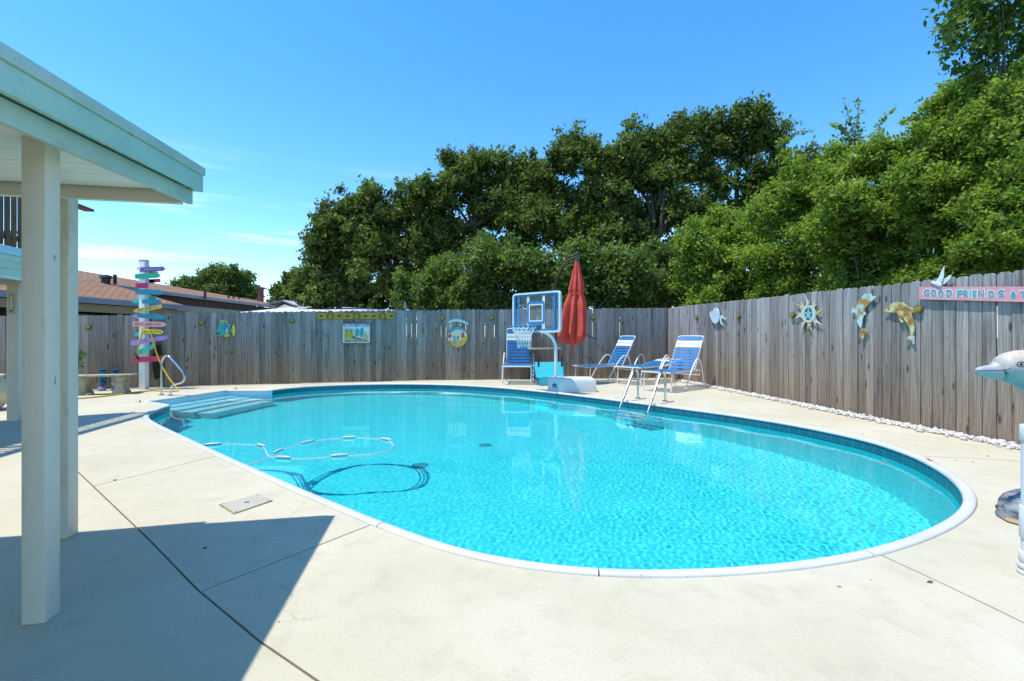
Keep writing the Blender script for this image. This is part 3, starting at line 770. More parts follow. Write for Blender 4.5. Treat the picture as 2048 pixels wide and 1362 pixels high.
for x0, x1, y0, y1, h, dr, cn_, dep in ar:
    Zf = pb.y - PW / 2 - .002 - (.018 if dep == 0 else 0) if dep < 2 else pb.y + PW / 2 + .02
    n_ = h / 2
    if dr > 0: pl = [(x0, y0 + n_), (x1 - n_ * 1.2, y1 + n_), (x1, y1), (x1 - n_ * 1.2, y1 - n_), (x0, y0 - n_)]
    elif dr < 0: pl = [(x0, y0), (x0 + n_ * 1.3, y0 + n_), (x1, y1 + n_), (x1, y1 - n_), (x0 + n_ * 1.3, y0 - n_)]
    else: pl = [(x0, y0 + n_), (x1, y1 + n_), (x1, y1 - n_), (x0, y0 - n_)]
    part('arrow_board', MB().prism([dp(a_, b_, Zf) for a_, b_ in pl], (0, -.016, 0)), AM[cn_], th, smooth=0)
INK = M('dark_brush_paint', (.10, .06, .06))
rs = random.Random(2)
for x0, x1, y0, y1, m_ in ((270, 322, 647.5, 648.8, INK), (290, 322, 662.3, 663.7, INK), (276, 314, 619.5, 613.8, INK), (288, 322, 539, 538, M('pale_brush_paint', (.5, .42, .6)))):
    mb = MB(); x = x0
    while x < x1:
        w_ = rs.uniform(1.2, 2.6); yc = y0 + (y1 - y0) * (x - x0) / (x1 - x0); h_ = rs.uniform(.9, 1.8); Zf = pb.y - PW / 2 - .0385
        mb.prism([dp(a_, b_, Zf) for a_, b_ in ((x, yc + h_), (x + w_, yc + h_ * .7), (x + w_, yc - h_), (x + .3, yc - h_ * .8))], (0, -.001, 0)); x += w_ + rs.choice((.9, 1.0, 3.2))
    part('brush_lettering', mb, m_, th, smooth=0)
# yellow hose looped over an arrow board and run along the ground
def _cr(P, n):
    P = [Vector(p) for p in P]; out = []
    for i in range(len(P) - 1):
        p0 = P[max(i - 1, 0)]; p1 = P[i]; p2 = P[i + 1]; p3 = P[min(i + 2, len(P) - 1)]
        for j in range(n):
            t = j / n; out.append(.5 * ((2 * p1) + (p2 - p0) * t + (2 * p0 - 5 * p1 + 4 * p2 - p3) * t * t + (3 * p1 - p0 - 3 * p2 + p3) * t ** 3))
    out.append(P[-1]); return out
hz = pb.y - .13
hs_ = thing('garden_hose', 'yellow garden hose looped over the arrow signpost', 'hose', pb + Vector((0, -.13, 0)))
lp = [dp(276, 712, hz - .02), dp(277, 695, hz - .02), dp(281, 677, hz - .02), dp(286, 664, hz), dp(293, 660, hz), dp(300, 665, hz), dp(306, 680, hz - .01), dp(313, 706, hz - .02), dp(324, 732, hz - .04), dp(337, 755, hz - .1), dp(349, 770, hz - .15), dp(356, 781.5, hz - .25), gp(340, 783, .015), gp(312, 781, .015), gp(299, 781.5, .015), gp(250, 787, .015), gp(215, 791.5, .015), gp(180, 795, .015), gp(140, 798, .015)]
part('hose_run', MB().tube(_cr(lp, 6), .016, 8), YHOSE, hs_)
part('nozzle', MB().tube([dp(276, 711, hz - .02), dp(276, 719, hz - .02), dp(270, 706, hz - .03)], [.02, .022, .012], 8), BLACK, hs_)
# dark bag on the fence
bgp = [(309, 694), (316, 687), (323, 689), (325, 705), (324, 735), (326, 750), (318, 756), (312, 760), (309, 752), (306, 735), (306, 710)]
bp = art_thing('cloth_bag', 'dark olive cloth bag hanging on the fence beside the signpost', 'bag', BACKF, 316, 720)
art('bag_body', bgp, BACKF, OLIVE, bp, off=.012, th=.07, bevel=.02)
art('strap', [(315, 688), (315.8, 672), (317, 672), (317, 688)], BACKF, OLIVE, bp, off=.014, th=.01)

# ------------------------------------------------------------------ concrete bench and figures behind it
bc = Vector((-8.86, 10.07, 0)); brz = math.atan2(.17, .6); bx = Vector((math.cos(brz), math.sin(brz), 0)); by = Vector((-bx.y, bx.x, 0))
be = thing('garden_bench', 'weathered concrete garden bench with two flared legs', 'bench', bc, brz)
part('seat', MB().box(bc + UP * .405, (1.16, .34, .045), rz=brz), BENCH, be, bevel=.018)
for s_ in (-1, 1):
    lp = []; c = bc + bx * .34 * s_
    mb = MB(); pr = [(.125, 0), (.125, .04), (.095, .10), (.085, .18), (.10, .26), (.13, .33), (.135, .375)]
    q = []
    for w_, z in pr:
        for i, (sx_, sy_) in enumerate(((-1, -1), (1, -1), (1, 1), (-1, 1))): q.append(c + bx * sx_ * w_ + by * sy_ * (.13 if z < .05 or z > .3 else .115) + UP * z)
    fs = [(0, 3, 2, 1), tuple(range(len(pr) * 4 - 4, len(pr) * 4))]
    for i in range(len(pr) - 1):
        for j in range(4): fs.append((i * 4 + j, i * 4 + (j + 1) % 4, (i + 1) * 4 + (j + 1) % 4, (i + 1) * 4 + j))
    part('leg', mb.add(q, fs), BENCH, be, bevel=.006)
cerB = M('blue_glazed_ceramic', (.012, .05, .12), (.02, .14, .2), 12, .2); cerP = M('lilac_glazed_ceramic', (.42, .32, .44), (.2, .16, .3), 14, .25); cerT = M('teal_glazed_ceramic', (.02, .14, .17), (.05, .28, .3), 12, .2)
for px_, nm, cols in ((205, 'blue glazed ceramic stack behind the left end of the bench', (cerP, cerB, cerB, cerT)), (231, 'lilac and blue ceramic stack behind the right end of the bench', (cerB, cerP, cerP, cerB))):
    c = gp(px_, 781); c = c * (10.72 / c.y)
    t_ = thing('ceramic_figure', nm, 'ornament', c, 0, 'ceramic stacks behind the bench')
    z = 0
    for k_, (m_, r_) in enumerate(zip(cols, (.085, .075, .08, .07))):
        part('ball', MB().lathe([(r_ * .5, z), (r_ * .95, z + .03), (r_, z + .055), (r_ * .9, z + .085), (r_ * .5, z + .118)], c, 14), m_, t_); z += .115
    part('lid', MB().lathe([(.06, z), (.085, z + .012), (.085, z + .03), (.03, z + .045)], c, 14), cerB, t_)

# ------------------------------------------------------------------ chrome stair rail (left) and ladder
rb = gp(323, 790.5); ru = Vector((.95, -.30, 0)).normalized()
rl = thing('stair_rail', 'polished looped stair rail beside the pool steps', 'handrail', rb)
pr = [(0, 0), (0, .3), (0, .62), (.02, .74), (.10, .83), (.2, .835), (.30, .77), (.50, .61), (.62, .50), (.665, .41), (.63, .32), (.53, .27), (.42, .25), (.31, .21), (.265, .13), (.26, 0)]
part('tube', MB().tube(_cr([rb + ru * a_ + UP * b_ for a_, b_ in pr], 5), .0215, 14), STEEL, rl)
for a_ in (0, .26): part('flange', MB().lathe([(.055, .001), (.055, .012), (.03, .025)], rb + ru * a_, 18), STEEL, rl)
ld_n = Vector((-.64, -.77, 0)).normalized()
b1 = gp(1276, 797); b2 = gp(1330.5, 803)
ld = thing('pool_ladder', 'chrome pool ladder with two arched rails over the far rim', 'ladder', (b1 + b2) / 2)
pr = [(0, 0), (0, .25), (.0, .45), (.03, .54), (.11, .60), (.20, .575), (.30, .47), (.45, .30), (.80, -.10), (.93, -.30), (.97, -.6), (.97, -1.15)]
for b_ in (b1, b2):
    o = part('rail', MB().tube(_cr([b_ + ld_n * a_ + UP * z for a_, z in pr], 5), .0225, 14), STEEL, ld); receiver(o)
    part('flange', MB().lathe([(.06, .001), (.06, .012), (.03, .025)], b_, 18), STEEL, ld)
for z, s_ in ((-.22, .885), (-.50, .955), (-.78, .97)):
    o = part('rung', MB().box((b1 + b2) / 2 + ld_n * s_ + UP * z, ((b2 - b1).length - .05, .085, .03), ax=((b2 - b1).normalized(), ld_n, UP)), PVC, ld, bevel=.008); receiver(o)

# ------------------------------------------------------------------ chaise longues
def make_chaise(flat=False, seat_len=1.12, deg=60):
    t_ = thing('chaise_longue', 'x', 'sun lounger', (0, 0, 0), 0, 'blue strapped chaise longues by the fence')
    W_ = .34; SH = .42; r_ = .0155
    ang = R(8) if flat else R(deg); BL = .90
    bx_, bz_ = math.cos(ang), math.sin(ang)
    def P(s, y, lift=0): return Vector((s, y, SH + lift))
    def B(s, y, off=0): return Vector((seat_len + bx_ * s - bz_ * off, y, SH + bz_ * s + bx_ * off))
    fr = [P(seat_len + .25, -W_), P(.1, -W_), P(.02, -W_ + .02), P(0, -W_ + .09), P(0, W_ - .09), P(.02, W_ - .02), P(.1, W_), P(seat_len + .25, W_)]
    part('seat_frame', MB().tube(_cr(fr, 4), r_, 8), WALU, t_, local=True)
    br = [B(.0, -W_ + .035), B(BL - .1, -W_ + .035), B(BL - .02, -W_ + .05), B(BL, -W_ + .12), B(BL, W_ - .12), B(BL - .02, W_ - .05), B(BL - .1, W_ - .035), B(0, W_ - .035)]
    part('back_frame', MB().tube(_cr(br, 4), r_, 8), WALU, t_, local=True)
    for y in (-1, 1):
        yy = y * (W_ + .03); s0 = seat_len - .42
        arch = [Vector((s0 - .12, yy, .012)), Vector((s0, yy, .20)), Vector((s0 + .16, yy, SH + .0)), Vector((s0 + .33, yy, SH + .20)), Vector((s0 + .45, yy, SH + .27)), Vector((s0 + .57, yy, SH + .22)), Vector((s0 + .66, yy, SH + .02)), Vector((s0 + .72, yy, .2)), Vector((s0 + .78, yy, .012))]
        part('arm', MB().tube(_cr(arch, 5), r_, 8), WALU, t_, local=True)
        part('leg', MB().tube([Vector((.10, y * (W_ - .01), SH)), Vector((.06, y * (W_ - .01), .012))], r_, 8), WALU, t_, local=True)
    part('foot_bar', MB().tube([Vector((.07, -W_ + .01, .10)), Vector((.07, W_ - .01, .10))], r_ * .8, 8), WALU, t_, local=True)
    part('cross_bar', MB().tube([Vector((seat_len + .05, -W_, SH - .02)), Vector((seat_len + .05, W_, SH - .02))], r_ * .8, 8), WALU, t_, local=True)
    if not flat:
        part('prop', MB().tube([B(.42, -W_ + .05, -.02), Vector((seat_len + .3, -W_ + .05, .3)), Vector((seat_len + .3, W_ - .05, .3)), B(.42, W_ - .05, -.02)], r_ * .7, 6), WALU, t_, local=True)
    def strap(c, ux, nrm, wid, sw, m_):
        mb = MB(); n_ = 4; q = []
        for k_ in range(n_ + 1):
            y = -wid + 2 * wid * k_ / n_; sag = -.012 * (1 - (y / wid) ** 2)
            for d in (-sw / 2, sw / 2): q.append(c + ux * d + Vector((0, y, 0)) + nrm * (sag + .017))
        m0 = len(q); q += [p - nrm * .0025 for p in q]
        fs = []
        for k_ in range(n_): a_ = 2 * k_; fs += [(a_, a_ + 1, a_ + 3, a_ + 2), (m0 + a_ + 2, m0 + a_ + 3, m0 + a_ + 1, m0 + a_), (a_, a_ + 2, m0 + a_ + 2, m0 + a_), (a_ + 1, m0 + a_ + 1, m0 + a_ + 3, a_ + 3)]
        q2 = [c + ux * (sx_ * sw / 2) + Vector((0, sy_ * (wid + .0005), 0)) + nrm * z for sy_ in (-1, 1) for sx_ in (-1, 1) for z in (.017, -.02)]
        m1 = len(q); q += q2; fs += [(m1, m1 + 1, m1 + 3, m1 + 2), (m1 + 4, m1 + 6, m1 + 7, m1 + 5)]
        part('strap', mb.add(q, fs), m_, t_, local=True)
    s = .06
    while s < seat_len - .03: strap(P(s, 0), Vector((1, 0, 0)), UP, W_ + .012, .050, BLUE); s += .078
    s = BL - .075; k_ = 0
    un = Vector((bx_, 0, bz_)); nn_ = Vector((-bz_, 0, bx_))
    while s > .03:
        wide = k_ in (0, 1, 2); sw = .078 if wide else .050
        strap(B(s, 0), un, nn_, W_ - .03, sw, WSTRAP if k_ in (1, 2) else BLUE); s -= (.095 if wide and k_ < 2 else .09 if k_ == 2 else .080); k_ += 1
    return t_
ch0 = make_chaise()
def put(o, x, y, u, label, sc_=1.05):
    o.location = (x, y, 0); o.rotation_euler = (0, 0, math.atan2(u[1], u[0])); o.scale = (sc_,) * 3; o['label'] = label
put(ch0, 3.24, 10.5, (.745, .667), 'blue strapped chaise with raised back nearest the pool ladder')
put(copy_tree(ch0), 1.84, 12.62, (.90, .43), 'blue strapped chaise with raised back between umbrella and flat chaise')
put(make_chaise(deg=80), .12, 12.0, (.06, 1.0), 'blue strapped chaise facing the pool behind the basketball net', 1.13)
chf = make_chaise(flat=True)
put(chf, 2.98, 12.0, (.74, .67), 'blue strapped chaise with its back folded flat', 1.08)

# ------------------------------------------------------------------ basketball hoop
bb = thing('basketball_hoop', 'poolside basketball hoop with clear blue edged backboard', 'basketball hoop', (1.37, 10.6, 0))
f0 = gp(1120, 785.5); f1 = gp(1193.5, 784.5); f2 = gp(1096, 781.3); bk = Vector((-.24, .40, 0))
pl = [f0, f1, f1 + Vector((.02, .5, 0)), f0 + Vector((-.1, .62, 0)), f2 + Vector((0, .1, 0)), f2]
mb = MB(); cbm = sum(pl, Vector()) / len(pl)
prof_ = [(1.0, .0), (1.0, .05), (.985, .22), (.94, .29), (.86, .315)]
q = [cbm + (p - cbm) * k_ + UP * z for k_, z in prof_ for p in pl]; n_ = len(pl); fs = [tuple(range(n_))[::-1], tuple(range(4 * n_, 5 * n_))]
for i in range(4):
    for j in range(n_): fs.append((i * n_ + j, i * n_ + (j + 1) % n_, (i + 1) * n_ + (j + 1) % n_, (i + 1) * n_ + j))
base = part('base_tank', mb.add(q, fs), PLAST, bb, bevel=.012)
ld_ = (f0 - f2).normalized(); ln_ = Vector((ld_.y, -ld_.x, 0)); ln_ = ln_ if ln_.y < 0 else -ln_
lc = (f0 * .56 + f2 * .44) + ln_ * .0 + UP * .145
em = [(-.085, -.03), (-.06, -.052), (.06, -.052), (.085, -.03), (.085, .0), (.055, .025), (.02, .03), (0, .06), (-.02, .03), (-.055, .025), (-.085, .0)]
part('emblem', MB().prism([lc + ld_ * a_ + UP * b_ - ln_ * .012 for a_, b_ in em], ln_ * .02), NAVY, base, smooth=0)
em2 = [(-.05, -.032), (.05, -.032), (.05, -.018), (-.05, -.018)]
part('emblem_bar', MB().prism([lc + ld_ * a_ + UP * b_ + ln_ * .008 for a_, b_ in em2], ln_ * .004), LBLUE, base, smooth=0)
part('slot', MB().box(f0.lerp(f1, .45) + Vector((-.02, .09, .314)), (.07, .06, .01)), M('grey_slot', (.4, .4, .38)), base)
po = Vector((1.01, 10.72, 0)); br_ = Vector((1.04, 9.9, 0)); bl_ = Vector((.03, 10.79, 0)); bd_ = (br_ - bl_).normalized(); bn = Vector((bd_.y, -bd_.x, 0))
bcn = (br_ + bl_) / 2; BW = (br_ - bl_).length; zb, ztp = 1.34, 2.235; zc = (zb + ztp) / 2; BH = ztp - zb
part('pole', MB().tube(_cr([po + UP * .30, po + UP * .62, po + UP * .92, po + UP * 1.06 + (bcn - po) * .03, po + UP * 1.20 + (bcn - po) * .16, po + UP * 1.31 + (bcn - po) * .42, po + UP * 1.37 + (bcn - po) * .72, bcn - bn * .07 + UP * 1.42, bcn - bn * .05 + UP * 1.7], 6), .036, 14), POLEW, bb)
def bp_(a_, z, o_=0): return bcn + bd_ * a_ + UP * z + bn * o_
def rrect(w_, h, r_, n=5):
    out = []
    for cx_, cz_, a0 in ((w_ / 2 - r_, h / 2 - r_, 0), (-w_ / 2 + r_, h / 2 - r_, 90), (-w_ / 2 + r_, -h / 2 + r_, 180), (w_ / 2 - r_, -h / 2 + r_, 270)):
        for i in range(n): a_ = R(a0 + 90 * i / (n - 1)); out.append((cx_ + r_ * math.cos(a_), cz_ + r_ * math.sin(a_)))
    return out
def frame_ring(w_, h, r_, wid, o0, o1, zcen=None, acen=0):
    zcen = zc if zcen is None else zcen
    A_ = rrect(w_, h, r_); B_ = rrect(w_ - 2 * wid, h - 2 * wid, max(r_ - wid, .01)); n_ = len(A_); mb = MB()
    q = [bp_(a_ + acen, zcen + b_, o_) for o_ in (o0, o1) for P_ in (A_, B_) for a_, b_ in P_]
    fs = []
    for j in range(n_):
        k_ = (j + 1) % n_; fs += [(j, k_, n_ + k_, n_ + j), (2 * n_ + j, 3 * n_ + j, 3 * n_ + k_, 2 * n_ + k_), (j, 2 * n_ + j, 2 * n_ + k_, k_), (n_ + j, n_ + k_, 3 * n_ + k_, 3 * n_ + j)]
    return mb.add(q, fs)
bo = part('backboard', MB().prism([bp_(a_, zc + b_, -.006) for a_, b_ in rrect(BW - .05, BH - .05, .07)], bn * .012), CLEAR, bb, smooth=0)
part('frame', frame_ring(BW, BH, .085, .038, -.03, .03), M('white_blue_edging', (.70, .82, .86)), bo, smooth=0)
part('border_line', frame_ring(BW - .10, BH - .10, .06, .026, .0075, .0095), BLUEP, bo, smooth=0)
for a0_, a1_ in ((-.255, -.185), (.185, .255)):
    part('white_stripe', MB().prism([bp_(a0_, zb + .07, .0072), bp_(a1_, zb + .07, .0072), bp_(a1_, ztp - .085, .0072), bp_(a0_, ztp - .085, .0072)], bn * .0015), WSTRAP, bo, smooth=0)
part('target_square', frame_ring(.50, .50, .05, .05, .0095, .0120, zc - .01), BLUEP, bo, smooth=0)
part('target_square', frame_ring(.39, .39, .03, .028, .0098, .0118, zc - .01), WSTRAP, bo, smooth=0, label='white inner line of the target square')
for a_, z0_, z1_ in ((-.50, zb + .08, ztp - .14), (.50, zb + .10, ztp - .12)):
    z = z0_; rs = random.Random(int(a_ * 10) + 9); mb = MB(); k_ = 0
    while z < z1_:
        h_ = rs.uniform(.035, .075); w_ = rs.uniform(.05, .09) * (1.3 if (a_ < 0 and z < zb + .3) else 1)
        mb.prism([bp_(a_ - w_ / 2, z, .0072), bp_(a_ + w_ / 2, z + .01, .0072), bp_(a_ + w_ * .4, z + h_, .0072), bp_(a_ - w_ / 2, z + h_ - .01, .0072)], bn * .0015); z += h_ * rs.uniform(.75, 1.1); k_ += 1
    part('side_print', mb, BLUEP, bo, smooth=0)
rc = bp_(-.06, 1.475, .36)
part('rim', MB().tube([rc + bd_ * .265 * math.cos(a_ * math.pi / 16) + bn * .265 * math.sin(a_ * math.pi / 16) for a_ in range(32)], .011, 8, closed=True), BLUEP, bb)
part('rim_bracket', MB().box(bp_(-.03, 1.45, .05), (.24, .10, .11), ax=(bd_, bn, UP)), BLUEP, bb, bevel=.01)
mb = MB(); ns = 14; lv = [(.26, -.01), (.215, -.10), (.175, -.19), (.15, -.28), (.135, -.37), (.13, -.47)]
for s_ in range(ns):
    for dr in (-1, 1):
        pts = []
        for k_, (r_, z) in enumerate(lv):
            a_ = 2 * math.pi * (s_ + dr * k_ * .5) / ns; pts.append(rc + bd_ * r_ * math.cos(a_) + bn * r_ * math.sin(a_) + UP * z)
        mb.tube(pts, .0058, 5, cap=False)
part('net', mb, WSTRAP, bb)

# ------------------------------------------------------------------ red cantilever umbrella
uz = 12.3; ux_ = (1154 - CX) / FPX * uz; uc = Vector((ux_, uz, 0)); zT = CAM_H + (HY - 508) / FPX * uz; zB = CAM_H + (HY - 688) / FPX * uz
mast = Vector((1.20, 12.75, 0))
um = thing('cantilever_umbrella', 'closed terracotta red umbrella hanging from a curved bronze arm', 'umbrella', mast)
part('base_plate', MB().box(mast + UP * .04, (.9, .16, .06), rz=.3).box(mast + UP * .04 + Vector((0, 0, .002)), (.16, .9, .056), rz=.3), BLACK, um, bevel=.01)
part('mast', MB().tube(_cr([mast + UP * .06, mast + UP * 1.2, mast + UP * 2.15 + Vector((-.02, 0, 0)), dp(1111, 575, 12.7), dp(1116, 553, 12.65), dp(1126, 533, 12.55), dp(1139, 520, 12.42), dp(1152, 514, 12.3)], 6), .034, 12), DKBR, um)
part('arm_brace', MB().tube(_cr([dp(1107, 585, 12.66), dp(1112, 560, 12.62), dp(1123, 537, 12.5), dp(1137, 523, 12.4)], 5), .014, 8), DKBR, um)
part('top_hub', MB().lathe([(.035, -.28), (.05, -.26), (.05, -.05), (.06, -.04), (.075, 0), (.07, .04), (.02, .06)], uc + UP * zT, 18), M('grey_hub', (.06, .06, .065)), um)
H_ = zT - .2 - zB
prf = [(0.055, 0), (.09, .10), (.14, .22), (.185, .34), (.172, .40), (.205, .44), (.25, .52), (.28, .66), (.30, .80), (.31, .88), (.25, .96), (.14, 1.0)]
rs = random.Random(4); ph = [rs.uniform(0, 6.28) for _ in range(4)]
def pleat(r_, h, a_):
    t_ = (zT - .2 - (uc.z + h)) / H_
    am = .10 + .22 * min(1, max(0, t_))
    v_ = r_ * (1 + am * math.cos(8 * a_ + ph[0] + 2.0 * t_) + .12 * math.cos(3 * a_ + ph[1] + t_ * 3) + .05 * math.cos(17 * a_ + ph[2] + 5 * t_))
    v_ *= 1 + .20 * min(1, max(0, (t_ - .35) * 2)) * math.cos(a_ - 3.4)
    return v_ * (1.0 if t_ < .9 else 1 + .12 * math.cos(5 * a_ + ph[3]))
pro2 = []
for i in range(len(prf) - 1):
    for j in range(4):
        t_ = j / 4; pro2.append((prf[i][0] * (1 - t_) + prf[i + 1][0] * t_, zT - .2 - H_ * (prf[i][1] * (1 - t_) + prf[i + 1][1] * t_)))
pro2.append((prf[-1][0], zB))
def shear(mb, c, zref, k_):                                 # the bundle hangs slightly askew
    mb.v = [(x + (zref - z) * k_, y, z) for x, y, z in mb.v]; return mb
cn_ = part('canopy', shear(MB().lathe(pro2, uc, 72, fn=pleat), uc, zT, -.035), RED, um, smooth=60)
part('tie_strap', shear(MB().tube([uc + Vector((.195 * math.cos(a_ * .3927), .195 * math.sin(a_ * .3927), zT - .2 - H_ * .40)) for a_ in range(16)], .014, 6, closed=True), uc, zT, -.035), RED, um)
part('hanging_tie', MB().box(dp(1147, 698, uz - .1), (.045, .006, .24)), RED, um)
part('crank_handle', MB().tube([dp(1166, 666, uz), dp(1182, 674, uz), dp(1194, 679, uz)], .013, 8), BLACK, um)
part('centre_pole', MB().tube([uc + UP * (zT - .3), uc + UP * (zB + .05)], .02, 8), DKBR, um)

# timber shelf table, beach chair
tb = Vector((.92, 13.12, 0)); tt = thing('side_table', 'tan timber table against the fence behind the basketball pole', 'table', tb)
part('tabletop', MB().box(tb + UP * .90, (.92, .38, .05), rz=.1), OLDW, tt, bevel=.005)
for sx_ in (-1, 1):
    for sy_ in (-1, 1): part('leg', MB().box(tb + Vector((sx_ * .38, sy_ * .14 + sx_ * .038, .437)), (.05, .05, .875)), M('dark_leg_timber', (.12, .09, .06)), tt)
k0 = Vector((1.02, 12.1, 0)); kc = thing('beach_chair', 'low turquoise folding beach chair with black arms', 'beach chair', k0, .12)
WB = .37
part('back_sling', MB().prism([Vector((-WB, .16, .17)), Vector((WB, .16, .17)), Vector((WB * 1.03, .36, .56)), Vector((-WB * 1.03, .36, .56))], (0, .012, .006)), TURQ, kc, local=True)
part('seat_sling', MB().prism([Vector((-WB, -.28, .20)), Vector((WB, -.28, .20)), Vector((WB, .17, .15)), Vector((-WB, .17, .15))], (0, 0, .012)), TURQ, kc, local=True)
part('seat_flap', MB().prism([Vector((-WB, -.285, .02)), Vector((WB, -.285, .02)), Vector((WB, -.285, .205)), Vector((-WB, -.285, .205))], (0, .012, 0)), TURQ, kc, local=True)
for sx_ in (-1, 1):
    part('side_frame', MB().tube([Vector((sx_ * (WB + .015), -.29, .015)), Vector((sx_ * (WB + .015), -.28, .2)), Vector((sx_ * (WB + .015), .17, .155)), Vector((sx_ * (WB + .015), .37, .57))], .012, 8), BLUEP, kc, local=True)
    part('rear_leg', MB().tube([Vector((sx_ * (WB + .02), -.1, .2)), Vector((sx_ * (WB + .02), .3, .015))], .012, 8), BLUEP, kc, local=True)
    part('arm', MB().box(Vector((sx_ * (WB - .06), .12, .60)), (.045, .05, .30)), BLACK, kc, local=True, bevel=.012)

# ------------------------------------------------------------------ things hung on the back fence
yel = M('yellow_metal_paint', (.62, .60, .06), (.5, .5, .04), 8, .45); bluF = M('cobalt_metal_paint', (.02, .12, .42), (.03, .3, .5), 9, .4); grnF = M('sea_green_metal_paint', (.06, .34, .22), (.05, .4, .34), 9, .4)
fi = art_thing('metal_fish', 'blue and green metal fish with yellow fins on the fence', 'wall art', BACKF, 450, 656)
z6 = lambda p: zpx(420, 620, 19.46, p)
art('dorsal_fin', z6([(370, 480), (430, 410), (560, 370), (590, 420), (660, 410), (680, 470), (740, 480), (720, 540), (800, 570), (760, 700), (700, 690), (640, 560), (560, 500), (470, 490), (390, 540)]), BACKF, yel, fi, .02, .01)
art('pelvic_fin', z6([(540, 1030), (620, 900), (740, 900), (780, 1000), (660, 1060)]), BACKF, yel, fi, .02, .01)
art('body', z6([(235, 870), (280, 780), (330, 640), (400, 500), (480, 455), (580, 450), (660, 490), (710, 580), (750, 690), (850, 740), (850, 860), (720, 880), (600, 960), (430, 1010), (330, 990), (230, 970), (380, 900)]), BACKF, grnF, fi, .03, .02, bevel=.004)
for q in ([(430, 500), (560, 470), (650, 500), (680, 560), (560, 540)], [(520, 590), (690, 580), (715, 620), (560, 650), (480, 620)], [(540, 690), (740, 690), (845, 750), (845, 790), (650, 760), (530, 740)], [(540, 850), (700, 810), (845, 820), (845, 850), (720, 870), (560, 920)]):
    art('stripe', z6(q), BACKF, bluF, fi, .0505, .004)
art('gill_stripe', z6([(640, 700), (690, 740), (685, 850), (635, 925), (615, 890), (650, 820), (650, 760)]), BACKF, WSTRAP, fi, .055, .004)
art('mouth', z6([(235, 870), (330, 880), (400, 905), (330, 945), (235, 950), (330, 910)]), BACKF, BLACK, fi, .0505, .003)
art('tail', z6(ell(920, 790, 72, 225, 16)), BACKF, yel, fi, .022, .012)

# flip flop sign
sg = art_thing('painted_sign', 'square painted sign of flip flops reading ALL YOU NEED IS LOVE', 'sign', BACKF, 712, 666)
z7 = lambda p: zpx(670, 630, 19.46, p)
art('panel', z7([(270, 325), (1375, 325), (1375, 1105), (270, 1105)]), BACKF, M('cream_sign_paint', (.74, .64, .50), (.7, .58, .44)), sg, .02, .012)
for q in ([(258, 312), (1388, 312), (1388, 338), (258, 338)], [(258, 1092), (1388, 1092), (1388, 1118), (258, 1118)], [(258, 339), (284, 339), (284, 1091), (258, 1091)], [(1362, 339), (1388, 339), (1388, 1091), (1362, 1091)]):
    art('frame_strip', z7(q), BACKF, M('brown_sign_edge', (.25, .09, .04)), sg, .018, .022)
art('sky_print', z7([(290, 345), (1355, 345), (1355, 640), (290, 480)]), BACKF, M('white_blue_print', (.72, .78, .8)), sg, .0325, .001)
yp = M('pineapple_print', (.62, .52, .04), (.34, .30, .03), 60)
for cx_ in (450, 620): art('pineapple_print', z7(ell(cx_, 790, 95, 150, 14)), BACKF, yp, sg, .034, .001)
for cx_ in (450, 620): art('leaf_print', z7([(cx_ - 90, 510), (cx_ - 30, 600), (cx_, 500), (cx_ + 30, 600), (cx_ + 90, 510), (cx_ + 40, 690), (cx_ - 40, 690)]), BACKF, M('leaf_green_print', (.28, .33, .03)), sg, .0355, .001)
for cx_, ry in ((860, 170), (1040, 195)): art('sandal_print', z7(ell(cx_, 680, 82, ry, 18, .12)), BACKF, M('teal_print', (.03, .42, .34)), sg, .034, .001)
art('driftwood_print', z7([(660, 900), (700, 800), (770, 830), (800, 880), (1090, 930), (1080, 960), (760, 930)]), BACKF, M('brown_print', (.26, .10, .05)), sg, .0365, .001)
art('shell_print', z7([(1100, 860), (1160, 690), (1290, 830), (1270, 930), (1130, 930)]), BACKF, M('sand_print', (.66, .46, .2)), sg, .034, .001)
text('ALL YOU NEED IS LOVE', BACKF, 712, 650.5, 5.2, NAVY, sg, .036, width_px=52)
text('AND FLIP FLOPS', BACKF, 712, 681.7, 4.8, BLACK, sg, .036, width_px=46)

# round plaque with banner
pq = art_thing('round_plaque', 'round tropical painted plaque with a curved aqua banner above', 'wall art', BACKF, 915, 665)
z8 = lambda p: zpx(870, 620, 15.13, p)
art('disc', z8(ell(680, 815, 320, 325, 36)), BACKF, M('plaque_rim', (.33, .12, .03), (.25, .2, .05), 8), pq, .02, .014)
art('scene_print', z8(ell(680, 815, 295, 300, 36)), BACKF, M('plaque_cream', (.70, .58, .42), (.6, .62, .5), 6), pq, .0355, .001)
art('sky_print', z8([(680 + 295 * math.cos(R(a_)), 815 - 300 * math.sin(R(a_))) for a_ in range(22, 166, 9)] + [(480, 690), (600, 600), (760, 590), (880, 640)]), BACKF, M('plaque_blue', (.015, .20, .40), (.03, .42, .5), 10), pq, .037, .001)
art('sand_print', z8([(680 + 290 * math.cos(R(a_)), 815 - 295 * math.sin(R(a_))) for a_ in range(200, 341, 10)] + [(800, 900), (640, 920)]), BACKF, M('plaque_orange', (.66, .30, .09), (.6, .42, .1), 9), pq, .037, .001)
